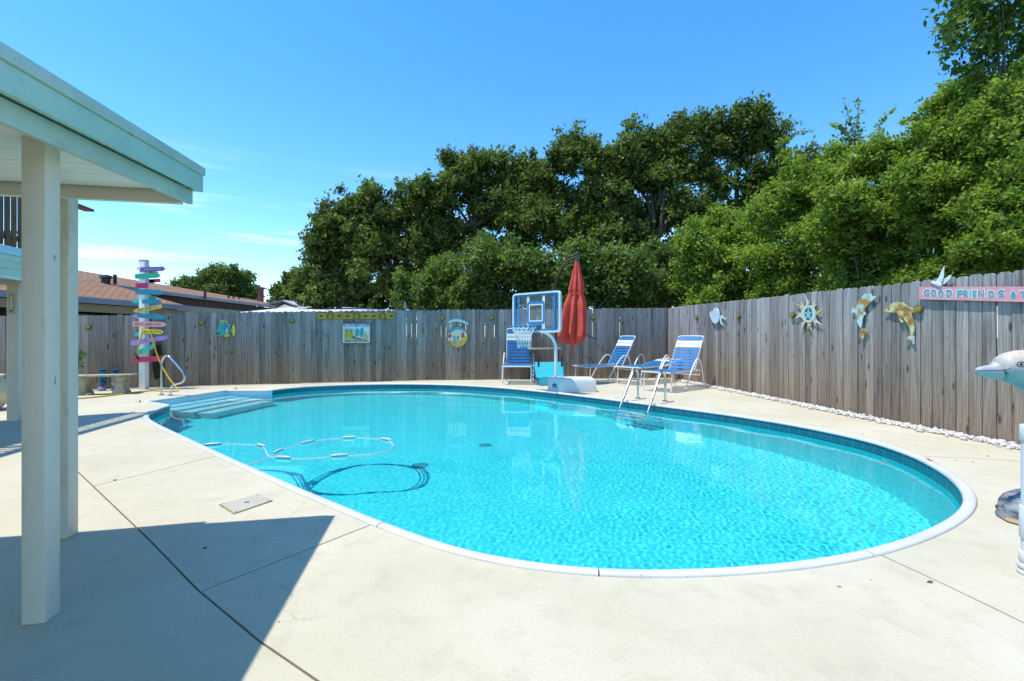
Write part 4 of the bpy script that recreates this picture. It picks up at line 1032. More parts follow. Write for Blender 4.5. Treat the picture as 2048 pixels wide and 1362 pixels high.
for q, c in (([(400, 760), (440, 720), (500, 740), (490, 830), (400, 850)], (.55, .05, .03)), ([(800, 720), (850, 640), (890, 760), (860, 850), (800, 850)], (.55, .06, .04)), ([(540, 800), (590, 760), (630, 850), (600, 1020), (540, 1030), (560, 900)], (.04, .38, .42)), ([(860, 800), (950, 770), (1000, 850), (900, 980), (840, 900)], (.62, .5, .04)), ([(400, 1000), (450, 930), (490, 960), (480, 1040)], (.6, .17, .02)), ([(640, 850), (700, 760), (740, 800), (720, 870), (650, 890)], (.12, .36, .12))):
    art('bird_print', z8(q), BACKF, M('plaque_colour', c), pq, .0385, .0012)
bn_top = [(405 + 600 * i / 10, 330 - 95 * math.sin(math.pi * (i / 10 * .9 + .08)) + 40 * i / 10) for i in range(11)]
art('banner', z8(bn_top + [(x_, y_ + 105) for x_, y_ in bn_top[::-1]]), BACKF, M('aqua_banner', (.03, .36, .42), (.05, .46, .46)), pq, .02, .012)
art('banner_face', z8([(x_ + (8 if x_ < 700 else -8), y_ + 30) for x_, y_ in bn_top] + [(x_ + (8 if x_ < 700 else -8), y_ + 92) for x_, y_ in bn_top[::-1]]), BACKF, M('banner_pale', (.55, .66, .50), (.5, .6, .55), 30), pq, .0335, .001)

# yellow board with horseshoes
hb = art_thing('horseshoe_board', 'long mustard yellow board with three rusty horseshoes along the fence top', 'sign', BACKF, 711, 632)
art('board', [(632, 631.5), (638, 626.5), (785, 625.5), (792, 631.5), (785, 637.5), (638, 638.5)], BACKF, M('mustard_paint', (.50, .33, .015), (.42, .24, .01), 4, .6), hb, .02, .02)
RUST = M('rusty_iron', (.16, .07, .03), (.08, .04, .02), 20, .8)
for cx_ in (660, 713, 765):
    p, d, n_ = fray(BACKF, cx_, 632, .05)
    o = part('horseshoe', MB().tube([p + d * (.075 * math.cos(R(a_))) + UP * (.085 * math.sin(R(a_))) for a_ in range(-60, 241, 15)], .012, 6), RUST, hb)
    p2, d, n_ = fray(BACKF, cx_ - 6, 624, .04)
    part('wire_loop', MB().tube([p2 + d * (.06 * math.cos(R(a_))) + UP * (.05 * math.sin(R(a_))) for a_ in range(-40, 221, 20)], .006, 6), DKBR, hb)
    for k_ in (-1, 1):
        art('brown_mark', [(cx_ + k_ * 18 - 5, 633), (cx_ + k_ * 18, 629.5), (cx_ + k_ * 18 + 5, 632), (cx_ + k_ * 18, 634.5)], BACKF, RUST, hb, .0405, .0012)
lz = art_thing('metal_heron', 'slim grey metal bird standing over the fence top', 'wall art', BACKF, 812, 622)
art('body', [(808, 604), (811, 604), (813, 612), (815, 622), (814, 632), (812, 641), (810, 640), (812, 632), (811, 624), (809, 615)], BACKF, M('grey_green_metal', (.28, .34, .33), (.2, .25, .24), 20), lz, .02, .02)
art('beak', [(807.5, 603), (809.5, 604), (811, 608), (809, 609)], BACKF, M('pale_metal', (.42, .45, .45)), lz, .041, .006)

# round discs on both fences
def disc(F, px, py, label, r_=.062):
    p, d, n_ = fray(F, px, py, .0)
    t_ = thing('wall_disc', label, 'wall disc', p, 0, 'round yellow discs on the fences')
    part('rim', MB().lathe([(r_, 0), (r_, .03), (r_ * .9, .038), (r_ * .8, .034)], p, 24, ax=(d, UP, n_)), DISC_RIM, t_)
    part('face', MB().lathe([(r_ * .78, .03), (r_ * .74, .040), (r_ * .3, .043), (r_ * .28, .047), (.004, .048)], p, 20, ax=(d, UP, n_)), GOLD, t_)
disc(BACKF, 177, 655, 'round yellow disc on the fence above the concrete bench')
disc(BACKF, 404, 646, 'round yellow disc on the fence left of the blue metal fish')
disc(BACKF, 584, 641.5, 'round yellow disc on the fence left of the mustard horseshoe board')
disc(BACKF, 885, 637, 'round yellow disc on the fence left of the round plaque')
disc(BACKF, 983, 636.5, 'round yellow disc on the fence between the round plaque and the backboard')
disc(BACKF, 1186, 636.5, 'round yellow disc on the fence right of the red umbrella')
disc(SIDEF, 1394, 635, 'round yellow disc on the side fence above the nearest chaise')
disc(SIDEF, 1478, 632, 'round yellow disc on the side fence right of the pale metal fish')
disc(SIDEF, 1586.5, 630, 'round yellow disc on the side fence touching the metal sun')
disc(SIDEF, 1839, 618.5, 'round yellow disc on the side fence under the pink sign', .058)

# ------------------------------------------------------------------ things hung on the side fence
PALE = M('pale_blue_white_enamel', (.62, .70, .72), (.36, .52, .60), 14, .4)
RUSTY = M('rust_and_aqua_enamel', (.40, .58, .55), (.34, .20, .05), 7, .5, lo=.42, hi=.56)
RUSTY2 = M('rusty_yellow_enamel', (.52, .52, .24), (.30, .14, .03), 9, .5, lo=.42, hi=.56)
pf = art_thing('metal_fish', 'pale blue and white metal fish on the side fence', 'wall art', SIDEF, 1436, 633)
z9 = lambda p: zpx(1400, 590, 15.13, p)
art('body', z9([(310, 580), (330, 510), (420, 480), (450, 400), (540, 400), (580, 470), (610, 590), (620, 690), (590, 800), (500, 880), (420, 830), (370, 740)]), SIDEF, PALE, pf, .03, .03, bevel=.006)
art('fin', z9([(410, 470), (430, 400), (470, 350), (560, 390), (600, 480), (560, 520)]), SIDEF, M('steel_blue_enamel', (.22, .36, .48)), pf, .02, .008)
art('tail', z9([(620, 650), (660, 610), (800, 730), (770, 745), (690, 680), (650, 760), (690, 880), (720, 890), (680, 915), (630, 850), (620, 760)]), SIDEF, PALE, pf, .025, .012)

sn = art_thing('metal_sun', 'rusty pastel metal sun with a blue star in its middle', 'wall art', SIDEF, 1618, 630)
z4 = lambda p: zpx(1560, 570, 6.827, p)
cxs, cys = 395, 395
rays = []
for k_ in range(16):
    a_ = 2 * math.pi * k_ / 16 + .1; r0, r1 = 105, (255 if k_ % 2 else 200)
    if 3.9 < a_ < 5.5: r1 *= .95
    tw = .18 if k_ % 2 else -.1
    rays.append([(cxs + r0 * .95 * math.cos(a_ - .17), cys + r0 * 1.05 * math.sin(a_ - .17)), (cxs + r1 * .62 * .8 * math.cos(a_ - .13 + tw), cys + r1 * .62 * 1.05 * math.sin(a_ - .13 + tw)), (cxs + r1 * .8 * math.cos(a_ + tw * .2), cys + r1 * 1.1 * math.sin(a_ + tw * .2)), (cxs + r1 * .62 * .8 * math.cos(a_ + .10 + tw), cys + r1 * .62 * 1.05 * math.sin(a_ + .10 + tw)), (cxs + r0 * .95 * math.cos(a_ + .17), cys + r0 * 1.05 * math.sin(a_ + .17))])
SUNM = M('pastel_rusted_enamel', (.60, .56, .38), (.42, .52, .48), 5, .5)
for k_, q in enumerate(rays): art('ray', z4(q), SIDEF, SUNM if k_ % 3 else RUSTY2, sn, .022, .01)
A_ = ell(cxs, cys, 100, 118, 28); B_ = ell(cxs, cys, 52, 88, 28)
qo = [fray(SIDEF, *p, .028)[0] for p in z4(A_)]; qi = [fray(SIDEF, *p, .028)[0] for p in z4(B_)]; n_ = fray(SIDEF, 1618, 630)[2]
q = qo + qi + [p + n_ * .012 for p in qo + qi]; m_ = 28; fs = []
for j in range(m_):
    k_ = (j + 1) % m_; fs += [(j, m_ + j, m_ + k_, k_), (2 * m_ + j, 2 * m_ + k_, 3 * m_ + k_, 3 * m_ + j), (j, k_, 2 * m_ + k_, 2 * m_ + j), (m_ + j, 3 * m_ + j, 3 * m_ + k_, m_ + k_)]
part('face_ring', MB().add(q, fs), SUNM, sn, smooth=0)
star = []
for k_ in range(10):
    a_ = -math.pi / 2 + k_ * math.pi / 5; r_ = 88 if k_ % 2 == 0 else 36; star.append((cxs + r_ * .68 * math.cos(a_), cys + 5 + r_ * math.sin(a_)))
art('star', z4(star), SIDEF, M('aqua_star_enamel', (.16, .48, .58)), sn, .03, .02, bevel=.003)

d1 = art_thing('metal_dolphin', 'aqua and rust metal dolphin diving tail down, left of the pair', 'wall art', SIDEF, 1728, 630, 'metal dolphins on the side fence')
art('body', z4([(1165, 120), (1250, 118), (1265, 155), (1330, 150), (1300, 190), (1250, 230), (1190, 290), (1160, 350), (1180, 400), (1150, 420), (1135, 470), (1130, 540), (1115, 590), (1085, 560), (1055, 490), (1040, 420), (1035, 380), (975, 375), (1000, 310), (1055, 265), (1080, 210)]), SIDEF, RUSTY, d1, .02, .014, bevel=.003)
art('tail_fluke', z4([(1115, 595), (1180, 590), (1210, 625), (1165, 665), (1145, 735), (1120, 720), (1110, 660)]), SIDEF, RUSTY2, d1, .021, .014)
d2 = art_thing('metal_dolphin', 'yellow rusted metal dolphin leaping left beside the round disc', 'wall art', SIDEF, 1808, 640, 'metal dolphins on the side fence')
art('body', z4([(1420, 365), (1470, 310), (1510, 260), (1590, 232), (1690, 240), (1750, 290), (1845, 330), (1855, 350), (1800, 390), (1840, 500), (1845, 600), (1830, 690), (1795, 690), (1780, 600), (1735, 510), (1690, 450), (1670, 440), (1690, 505), (1670, 520), (1630, 460), (1610, 385), (1540, 380), (1480, 365)]), SIDEF, RUSTY2, d2, .02, .014, bevel=.003)
art('tail_fluke', z4([(1790, 692), (1838, 690), (1850, 800), (1830, 810), (1800, 750), (1720, 750), (1715, 735)]), SIDEF, RUSTY, d2, .021, .014)
art('eye', z4(ell(1488, 328, 8, 9, 8)), SIDEF, BLACK, d2, .035, .003)

ps = art_thing('painted_sign', 'pink board with turquoise lettering GOOD FRIENDS at the fence top', 'sign', SIDEF, 1945, 588)
PINK = M('pink_sign_paint', (.70, .24, .27), (.62, .34, .34), 5, .6, .15, 30, stretch=(1, 1, 4))
art('board', [(1840.5, 573.5), (2075, 573), (2075, 604.5), (1840.5, 598.5)], SIDEF, PINK, ps, .02, .02)
TEALP = M('turquoise_letter_paint', (.02, .40, .38), (.02, .32, .34), 20)
WLET = M('white_letter_outline', (.78, .76, .74))
for ch_, cx_, dy in (('G', 1853, 0), ('O', 1867, 0), ('O', 1881.5, 1), ('D', 1898, 0), ('F', 1919, 1), ('R', 1931, 1), ('I', 1941, 1), ('E', 1948.5, 1), ('N', 1962, 0), ('D', 1982, 1), ('S', 2002, -.5), ('&', 2026, 1), ('T', 2046, 1)):
    wd = {'I': 4, 'E': 9}.get(ch_, 13)
    o = text(ch_, SIDEF, cx_, 586.5 + dy + (cx_ - 1840) * .012, 17, WLET, ps, .0405, .0006, width_px=wd + 2)
    o.data.transform(Matrix.Identity(4))
    text(ch_, SIDEF, cx_, 586.5 + dy + (cx_ - 1840) * .012, 14.5, TEALP, ps, .043, .0006, width_px=wd - 1)
gl = art_thing('metal_seagull', 'white seagull figure with raised wings above the pink sign', 'wall art', SIDEF, 1882, 560)
z5 = lambda p: zpx(1820, 530, 8.982, p)
GW = M('gull_white', (.74, .76, .75), (.55, .58, .58), 20)
art('body', z5([(405, 300), (440, 280), (470, 310), (540, 310), (590, 340), (580, 385), (540, 385), (470, 350), (420, 335)]), SIDEF, GW, gl, .03, .03, bevel=.006)
art('wing', z5([(470, 290), (530, 210), (580, 90), (625, 5), (615, 130), (610, 220), (560, 330), (500, 330)]), SIDEF, GW, gl, .045, .008)
art('wing', z5([(560, 330), (620, 250), (720, 185), (755, 175), (720, 260), (620, 345)]), SIDEF, GW, gl, .028, .008)

# ------------------------------------------------------------------ pebbles at the foot of the side fence
def ico(): 
    bm = bmesh.new(); bmesh.ops.create_icosphere(bm, subdivisions=1, radius=1); v_ = np.array([p.co for p in bm.verts]); f_ = np.array([[q.index for q in t.verts] for t in bm.faces]); bm.free(); return v_, f_
iv, if_ = ico(); rg = np.random.default_rng(3); VV = []; FF = []; nv = 0
tot = sum((b[0] - a[0]).length for a, b in zip(SIDEF[:-1], SIDEF[1:]))
for i in range(2600):
    s = rg.uniform(.9, tot - .1); p, h, d = poly_at(SIDEF, s); nn_ = Vector((d.y, -d.x, 0))
    o_ = .03 + abs(rg.normal(0, .085)); o_ = min(o_, .26); r_ = rg.uniform(.014, .034)
    zz = rg.uniform(.0, .03) * (1 - o_ / .3)
    A_ = iv * (r_ * rg.uniform(.7, 1.4, 3)) * (1 + rg.uniform(-.18, .18, (len(iv), 1))); A_[:, 2] *= .7
    a_ = rg.uniform(0, 6.28); ca, sa = math.cos(a_), math.sin(a_)
    A_ = np.stack([A_[:, 0] * ca - A_[:, 1] * sa, A_[:, 0] * sa + A_[:, 1] * ca, A_[:, 2]], -1) + np.array([p.x + nn_.x * o_, p.y + nn_.y * o_, zz + r_ * .4])
    VV.append(A_); FF.append(if_ + nv); nv += len(iv)
for i in range(160):                                         # white stones by the bench too
    p = gp(rg.uniform(150, 172), rg.uniform(783, 792)); r_ = rg.uniform(.02, .04); A_ = iv * r_ + np.array([p.x, p.y + .1, r_ * .5]); VV.append(A_); FF.append(if_ + nv); nv += len(iv)
o = bpy.data.objects.new('white_pebbles', np_mesh('white_pebbles', np.concatenate(VV), np.concatenate(FF), STONE)); COL.objects.link(o); o['kind'] = 'stuff'

mb = MB(); rs = random.Random(12)
spots = [(1678, 1172), (1448, 829), (1502, 818), (1585, 822), (1912, 921), (1946, 923), (1510, 806), (1725, 868), (410, 1096), (1975, 912), (1830, 890), (1620, 838), (230, 960), (360, 905), (1860, 1164)]
for a_, b_ in spots:
    p = gp(a_, b_, .004); t_ = rs.uniform(0, 6.28); l_ = rs.uniform(.008, .018); u_ = Vector((math.cos(t_), math.sin(t_), .1)) * l_; v_ = Vector((-math.sin(t_), math.cos(t_), .25)) * l_ * .45
    mb.add([p - u_, p + v_ + UP * .003, p + u_ + UP * .004, p - v_], [(0, 1, 2, 3)])
struct('fallen_leaves', mb, M('dry_leaf', (.14, .08, .03), (.07, .04, .02), 30, .9), kind='stuff', smooth=0)

# ------------------------------------------------------------------ floating hose with floats, deck lid
fh = thing('floating_hose', 'white floating hose with sleeve floats looped on the water', 'pool hose', gp(640, 890, WZ))
zq = lambda a_, b_: gp(270 + a_ / 2.968, 740 + b_ / 2.968, WZ + .012)
pts = [zq(*p) for p in [(425, 443), (560, 436), (690, 440), (755, 449), (775, 470), (784, 492), (800, 508), (878, 519), (1050, 520), (1215, 507), (1390, 497), (1490, 477), (1532, 445), (1515, 420), (1490, 411), (1390, 402), (1272, 400), (1140, 408), (1025, 427), (930, 450), (850, 480), (790, 510), (700, 548), (628, 570)]]
cr_ = _cr(pts, 6)
HOSEW = M('white_hose', (.42, .50, .53), (.38, .46, .48), 5, .4)
receiver(part('hose', MB().tube([q - UP * .012 for q in cr_], .0085, 8), HOSEW, fh))
for a_, b_ in ((455, 442), (745, 447), (845, 482), (878, 519), (1215, 507), (1025, 427), (1272, 400), (1490, 411)):
    p = zq(a_, b_); i = min(range(len(cr_)), key=lambda j: (cr_[j] - p).length); t = tang(cr_, i); p = cr_[i]
    q = MB().tube([p - t * .095, p - t * .08, p - t * .04, p + t * .04, p + t * .08, p + t * .095], [.008, .016, .020, .020, .016, .008], 12); receiver(part('float', q, HOSEW, fh))
lid = [gp(440, 1010), gp(519, 989.5), gp(544, 1002.5), gp(469, 1028)]
c = sum(lid, Vector()) / 4
lt = thing('skimmer_lid', 'cream skimmer cover plate set in the deck', 'deck lid', c)
part('recess', MB().prism([c + (p - c) * 1.045 + UP * .0015 for p in lid], (0, 0, .002)), SOIL, lt, smooth=0)
part('plate', MB().prism([p + UP * .0045 for p in lid], (0, 0, .004)), M('lid_plastic', (.44, .40, .30), (.40, .36, .27), 5, .6, .1, 90), lt, smooth=0)
part('key_hole', MB().box(c + UP * .0105, (.03, .014, .003), rz=.35), BLACK, lt)
for k_, p in enumerate(lid): part('screw', MB().lathe([(.007, .0095), (.006, .011)], c + (p - c) * .86, 8), STEEL, lt)
for k_, (a_, b_) in enumerate(((277, 804), (470, 778.5))):
    p = gp(a_, b_); part_lbl = ('small brass deck anchor left of the steps', 'small brass deck anchor behind the steps')[k_]
    single('deck_anchor', MB().lathe([(.05, 0), (.05, .008), (.03, .02), (.02, .03)], p, 14), M('brass', (.4, .28, .1), metal=.8, rough=.4), part_lbl, 'deck anchor', p, group='deck anchors')

# ------------------------------------------------------------------ dolphin statue and pvc pipe (right edge)
ds = thing('dolphin_statue', 'weathered blue dolphin statue leaping over a dark rock base', 'statue', (3.45, 3.1, 0))
def body_mesh(path, sec=20):
    """path: (centre, half height, half width) in the statue's plane"""
    mb = MB(); n_ = len(path)
    for i, (c, hh, hw) in enumerate(path):
        t = (Vector(path[min(i + 1, n_ - 1)][0]) - Vector(path[max(i - 1, 0)][0])).normalized(); sd = Vector((.12, 1, 0)).normalized(); up = t.cross(sd).normalized() * -1
        if up.z < 0 and i < 5: up = -up
        for j in range(sec):
            a_ = 2 * math.pi * j / sec; mb.v.append(tuple(Vector(c) + up * hh * math.sin(a_) + sd * hw * math.cos(a_)))
    for i in range(n_ - 1):
        for j in range(sec): mb.f.append((i * sec + j, i * sec + (j + 1) % sec, (i + 1) * sec + (j + 1) % sec, (i + 1) * sec + j))
    mb.f += [tuple(range(sec))[::-1], tuple(range((n_ - 1) * sec, n_ * sec))]; return mb
DZ = 3.1
def dpath(px, ytop, ybot, wf=.8): 
    a_ = dp(px, ytop, DZ); b_ = dp(px, ybot, DZ); h_ = (a_.z - b_.z) / 2; return ((a_ + b_) / 2, h_, h_ * wf)
bodyp = [dpath(1951, 741, 748, .9), dpath(1956, 735, 751), dpath(1968, 731.5, 754), dpath(1985, 729, 758), dpath(1994, 722, 761), dpath(2003, 713, 763), dpath(2014, 705.5, 766), dpath(2030, 700.5, 770, .85), dpath(2048, 699, 777, .85), dpath(2080, 697, 792, .8), dpath(2115, 702, 815, .78), dpath(2150, 722, 842, .75), dpath(2180, 762, 872, .7), dpath(2200, 815, 905, .6), dpath(2206, 868, 935, .55)]
m, N, L, P = node_mat('painted_dolphin_skin'); v_ = coords(N, L); s3 = N.new('ShaderNodeSeparateXYZ'); L.new(v_, s3.inputs[0])
nz = noise(N, L, v_, 14, 6)
zz = math_(N, L, 'ADD', math_(N, L, 'MULTIPLY', math_(N, L, 'SUBTRACT', s3.outputs['Z'], .872), 4.0), math_(N, L, 'MULTIPLY', math_(N, L, 'SUBTRACT', nz, .5), .5))
cr2 = N.new('ShaderNodeValToRGB'); el = cr2.color_ramp.elements; el[0].position = .2; el[0].color = (.05, .30, .34, 1); el[1].position = .98; el[1].color = (.52, .44, .33, 1)
k_ = el.new(.52); k_.color = (.16, .40, .44, 1); k_ = el.new(.62); k_.color = (.27, .36, .40, 1); L.new(zz, cr2.inputs[0])
L.new(mix(N, L, math_(N, L, 'MULTIPLY', ramp(N, L, noise(N, L, v_, 40, 5), .55, .7), .4), cr2.outputs[0], (.2, .17, .12)), P.inputs['Base Color']); P.inputs['Roughness'].default_value = .55; bump(N, L, P, nz, .3, .01)
SKIN = m
part('body', body_mesh(bodyp), SKIN, ds, smooth=80, weld=True)
ey = dp(2043, 728.5, DZ - .115)
part('eye', MB().tube([ey + Vector((.028 * math.cos(a_ * .3927), 0, .015 * math.sin(a_ * .3927))) for a_ in range(16)], .0035, 6, closed=True).lathe([(.008, -.004), (.008, .004)], ey, 10, ax=(Vector((1, 0, 0)), UP, Vector((0, 1, 0)))), BLACK, ds)
mp_ = [(1952, 741.5, -.012), (1966, 741.5, -.034), (1985, 741.5, -.047), (2003, 741, -.068), (2014, 739.5, -.082), (2021, 736.5, -.09)]
part('mouth', MB().tube([dp(a_, b_, DZ + o_) for a_, b_, o_ in mp_], .003, 6), BLACK, ds)
part('dorsal_fin', MB().prism([dp(2110, 703, DZ), dp(2128, 668, DZ), dp(2150, 655, DZ), dp(2146, 690, DZ), dp(2150, 724, DZ)], (0, .03, 0)), SKIN, ds, bevel=.008)
part('pectoral_fin', MB().prism([dp(2078, 780, DZ - .1), dp(2066, 830, DZ - .16), dp(2078, 850, DZ - .18), dp(2100, 800, DZ - .1)], (0, .025, 0)), SKIN, ds, bevel=.008)
part('tail_fluke', MB().prism([dp(2190, 920, DZ), dp(2222, 920, DZ), dp(2240, 985, DZ - .2), dp(2206, 965, DZ), dp(2175, 985, DZ + .2)], (0, .03, .01)), SKIN, ds, bevel=.008)
bm = bmesh.new(); bmesh.ops.create_icosphere(bm, subdivisions=4, radius=1); mb = MB()
rk = Vector((3.66, 3.12, 0))
from mathutils import noise as mn
for p in bm.verts:
    q = p.co.copy(); k_ = 1 + .10 * mn.noise(q * 2.2) + .05 * mn.noise(q * 6 + Vector((0, 0, q.z * 8)))
    z = max(q.z, -.25) * .17 * k_ + .045; mb.v.append((rk.x + q.x * .31 * k_, rk.y + q.y * .26 * k_, z))
mb.f = [tuple(x.index for x in t.verts) for t in bm.faces]; bm.free()
ROCK = M('dark_carved_rock', (.05, .06, .075), (.30, .31, .32), 9, .8, 1.0, 30, stretch=(1, 1, 3), bd=.02, lo=.42, hi=.66)
part('rock_base', mb, ROCK, ds, smooth=60)
part('base_rim', MB().lathe([(.32, .0), (.335, .012), (.32, .03)], rk, 32, fn=lambda r_, h, a_: r_ * (1 - .28 * abs(math.sin(a_)))), M('ochre_plinth', (.40, .30, .14)), ds)
col_ = dp(2206, 900, DZ)
part('support', MB().tube([Vector((rk.x + .25, rk.y, .1)), bodyp[-1][0]], [.09, .05], 12), SKIN, ds)
pp = Vector((2.722, 2.44, 0)); pv = thing('pvc_pipe', 'white plastic pipe stand with couplings at the right edge', 'pipe', pp)
part('pipe', MB().lathe([(.036, .02), (.036, .74)], pp, 24), PVC, pv)
for z0_, z1_, r_ in ((0, .025, .052), (.03, .06, .05), (.065, .12, .045), (.19, .36, .043), (.70, .785, .042)): part('coupling', MB().lathe([(r_ * .94, z0_), (r_, z0_ + .005), (r_, z1_ - .005), (r_ * .94, z1_)], pp, 24), PVC, pv)

# ------------------------------------------------------------------ houses beyond the back fence
SHING = shingle_material('brown_shingles', (.38, .19, .075), (.22, .10, .042), (.08, .04, .022)); PALER = shingle_material('pale_roof', (.50, .49, .44), (.46, .45, .40), (.34, .33, .3))
BRW = M('brown_wood_wall', (.10, .05, .035), (.05, .028, .02), 2, .8, .3, 12, stretch=(4, 4, .4)); TAN = M('tan_wall', (.46, .34, .20), (.40, .29, .17), .6, .8); GREYF = M('grey_blue_fascia', (.34, .36, .42), (.28, .30, .36), .8, .6); WIN = M('dark_window_glass', (.02, .025, .03), rough=.1)
def roof_part(name, q, mat, parent, thick=.12):
    q = [Vector(p) for p in q]; o = part(name, MB().prism(q, (0, 0, -thick)), mat, parent, smooth=0)
    me = o.data; uv = me.uv_layers.new(name='UVMap'); u = (q[1] - q[0]).normalized(); n_ = (q[1] - q[0]).cross(q[-1] - q[0]).normalized(); v_ = n_.cross(u)
    M_ = WM[o.name]
    for lp in me.loops:
        p = M_ @ me.vertices[lp.vertex_index].co - q[0]; uv.data[lp.index].uv = (p.dot(u), p.dot(v_))
    return o
h1 = thing('brown_roof_house', 'house with brown shingle roof beyond the fence behind the signpost', 'house', (-18, 24, 0))
r1 = roof_part('roof', [(-18, 20.0, 3.6), (-18.1, 41, 3.6), (-23.2, 44, 4.5), (-23.2, 20.0, 4.86)], SHING, h1)
roof_part('porch_roof', [(-15.6, 8, 2.6), (-14.4, 20.6, 2.6), (-22.6, 21.0, 4.9), (-23.2, 8, 4.9)], SHING, h1)
roof_part('rear_roof', [(-23.2, 44, 4.5), (-23.2, 8, 4.88), (-30, 8, 2.8), (-30, 44, 2.8)], SHING, h1)
part('fascia', MB().box(Vector((-18.0, 30.6, 3.50)), (.05, 20.6, .18), rz=.005), GREYF, h1); part('fascia', MB().box(Vector((-14.97, 14.3, 2.52)), (.05, 12.7, .2), rz=-.095), GREYF, h1)
part('porch_beam', MB().box(Vector((-15.15, 14.3, 2.26)), (.12, 12.7, .28), rz=-.095), TAN, h1)
part('wall', MB().box(Vector((-18.25, 31, 1.3)), (.3, 19, 2.6)), TAN, h1); part('gable_wall', MB().box(Vector((-18.24, 31, 3.0)), (.2, 19, .80)), BRW, h1)
part('porch_wall', MB().box(Vector((-16.2, 14.4, 1.15)), (.3, 12, 2.3)), BRW, h1); part('far_wall', MB().box(Vector((-24, 41, 1.3)), (12, .3, 2.6)), TAN, h1)
part('carport_beam', MB().box(Vector((-17.5, 32, 2.62)), (.35, 15, .55)), M('pale_tan_beam', (.56, .44, .30)), h1)
part('window', MB().box(Vector((-15.99, 17.6, 1.75)), (.12, 1.6, .9)), WIN, h1)
def on_roof(px, py): 
    r_ = Vector(((px - CX) / FPX, 1, (HY - py) / FPX)); a_ = Vector((-15.6, 8, 2.6)); n_ = (Vector((-14.4, 20.6, 2.6)) - a_).cross(Vector((-23.2, 8, 4.9)) - a_); t = (a_ - Vector((0, 0, CAM_H))).dot(n_) / r_.dot(n_); return Vector((r_.x * t, t, CAM_H + r_.z * t))
for px_, py_, k_ in ((212, 563, 0), (230, 564, 1)):
    p = on_roof(px_, py_); mb = MB()
    if k_ == 0: mb.lathe([(.16, -.1), (.16, .12), (.24, .16), (.20, .26), (.06, .3)], p, 16)
    else: mb.tube([p - UP * .1, p + UP * .34], .07, 10)
    part('roof_vent', mb, M('dark_roof_metal', (.04, .025, .02)), r1)
for px_, py_, Z_ in ((410, 587, 27), (457, 595, 31), (467, 597.5, 32), (478, 599, 33)):
    p = dp(px_, py_, Z_); part('roof_vent', MB().tube([p - UP * .3, p + UP * .18], .07, 8), M('rust_pipe', (.12, .04, .03)), r1)
p = dp(521.5, 605, 40); part('chimney', MB().box(p + UP * .4, (.35, .35, 1.6)).box(p + UP * 1.25, (.5, .5, .12)), M('red_brick_chimney', (.20, .06, .04)), r1)
h2 = thing('pale_roof_house', 'low house with a pale grey roof beyond the fence', 'house', (-15.5, 36, 0))
gA = dp(531, 607, 35); gB = dp(566, 599.5, 36); gC = dp(612, 617.5, 34)
roof_part('roof', [gC, dp(700, 622, 38), dp(645, 611.5, 41), gB], PALER, h2); roof_part('roof', [gB, dp(645, 611.5, 41), gA + Vector((4, 9, -.1)), gA], PALER, h2)
zE = min(gA.z, gC.z)
part('gable', MB().prism([Vector((gA.x + .3, gA.y + .3, zE - .05)), Vector((gC.x - .3, gC.y + .3, zE - .05)), Vector((gB.x, gB.y + .25, gB.z - .25))], (0, .2, 0)), M('grey_gable', (.30, .29, .26)), h2, smooth=0)
part('wall', MB().prism([Vector((gA.x + .4, gA.y + .5, 0)), Vector((gC.x - .4, gC.y + .5, 0)), Vector((gC.x + 4.6, gC.y + 5.6, 0)), Vector((gA.x + 4, gA.y + 6.5, 0))], (0, 0, zE - .15)), M('buff_wall', (.5, .42, .28)), h2, smooth=0)
h3 = thing('carport', 'flat pale carport roof just showing over the fence', 'carport', (-8.5, 24, 0))
q0 = [dp(470, 625, 20), dp(812, 621.5, 22), dp(700, 614.5, 29), dp(575, 615, 29)]
part('roof', MB().prism([Vector(p) for p in q0], (0, 0, -.07)), M('white_metal_roof', (.68, .67, .62), rough=.5), h3, smooth=0)
for p in q0: part('post', MB().box(Vector((p.x, p.y, 1.15)) + (Vector((-8.5, 25, 1.15)) - Vector((p.x, p.y, 1.15))) * .06, (.1, .1, 2.25)), WHITEP, h3)

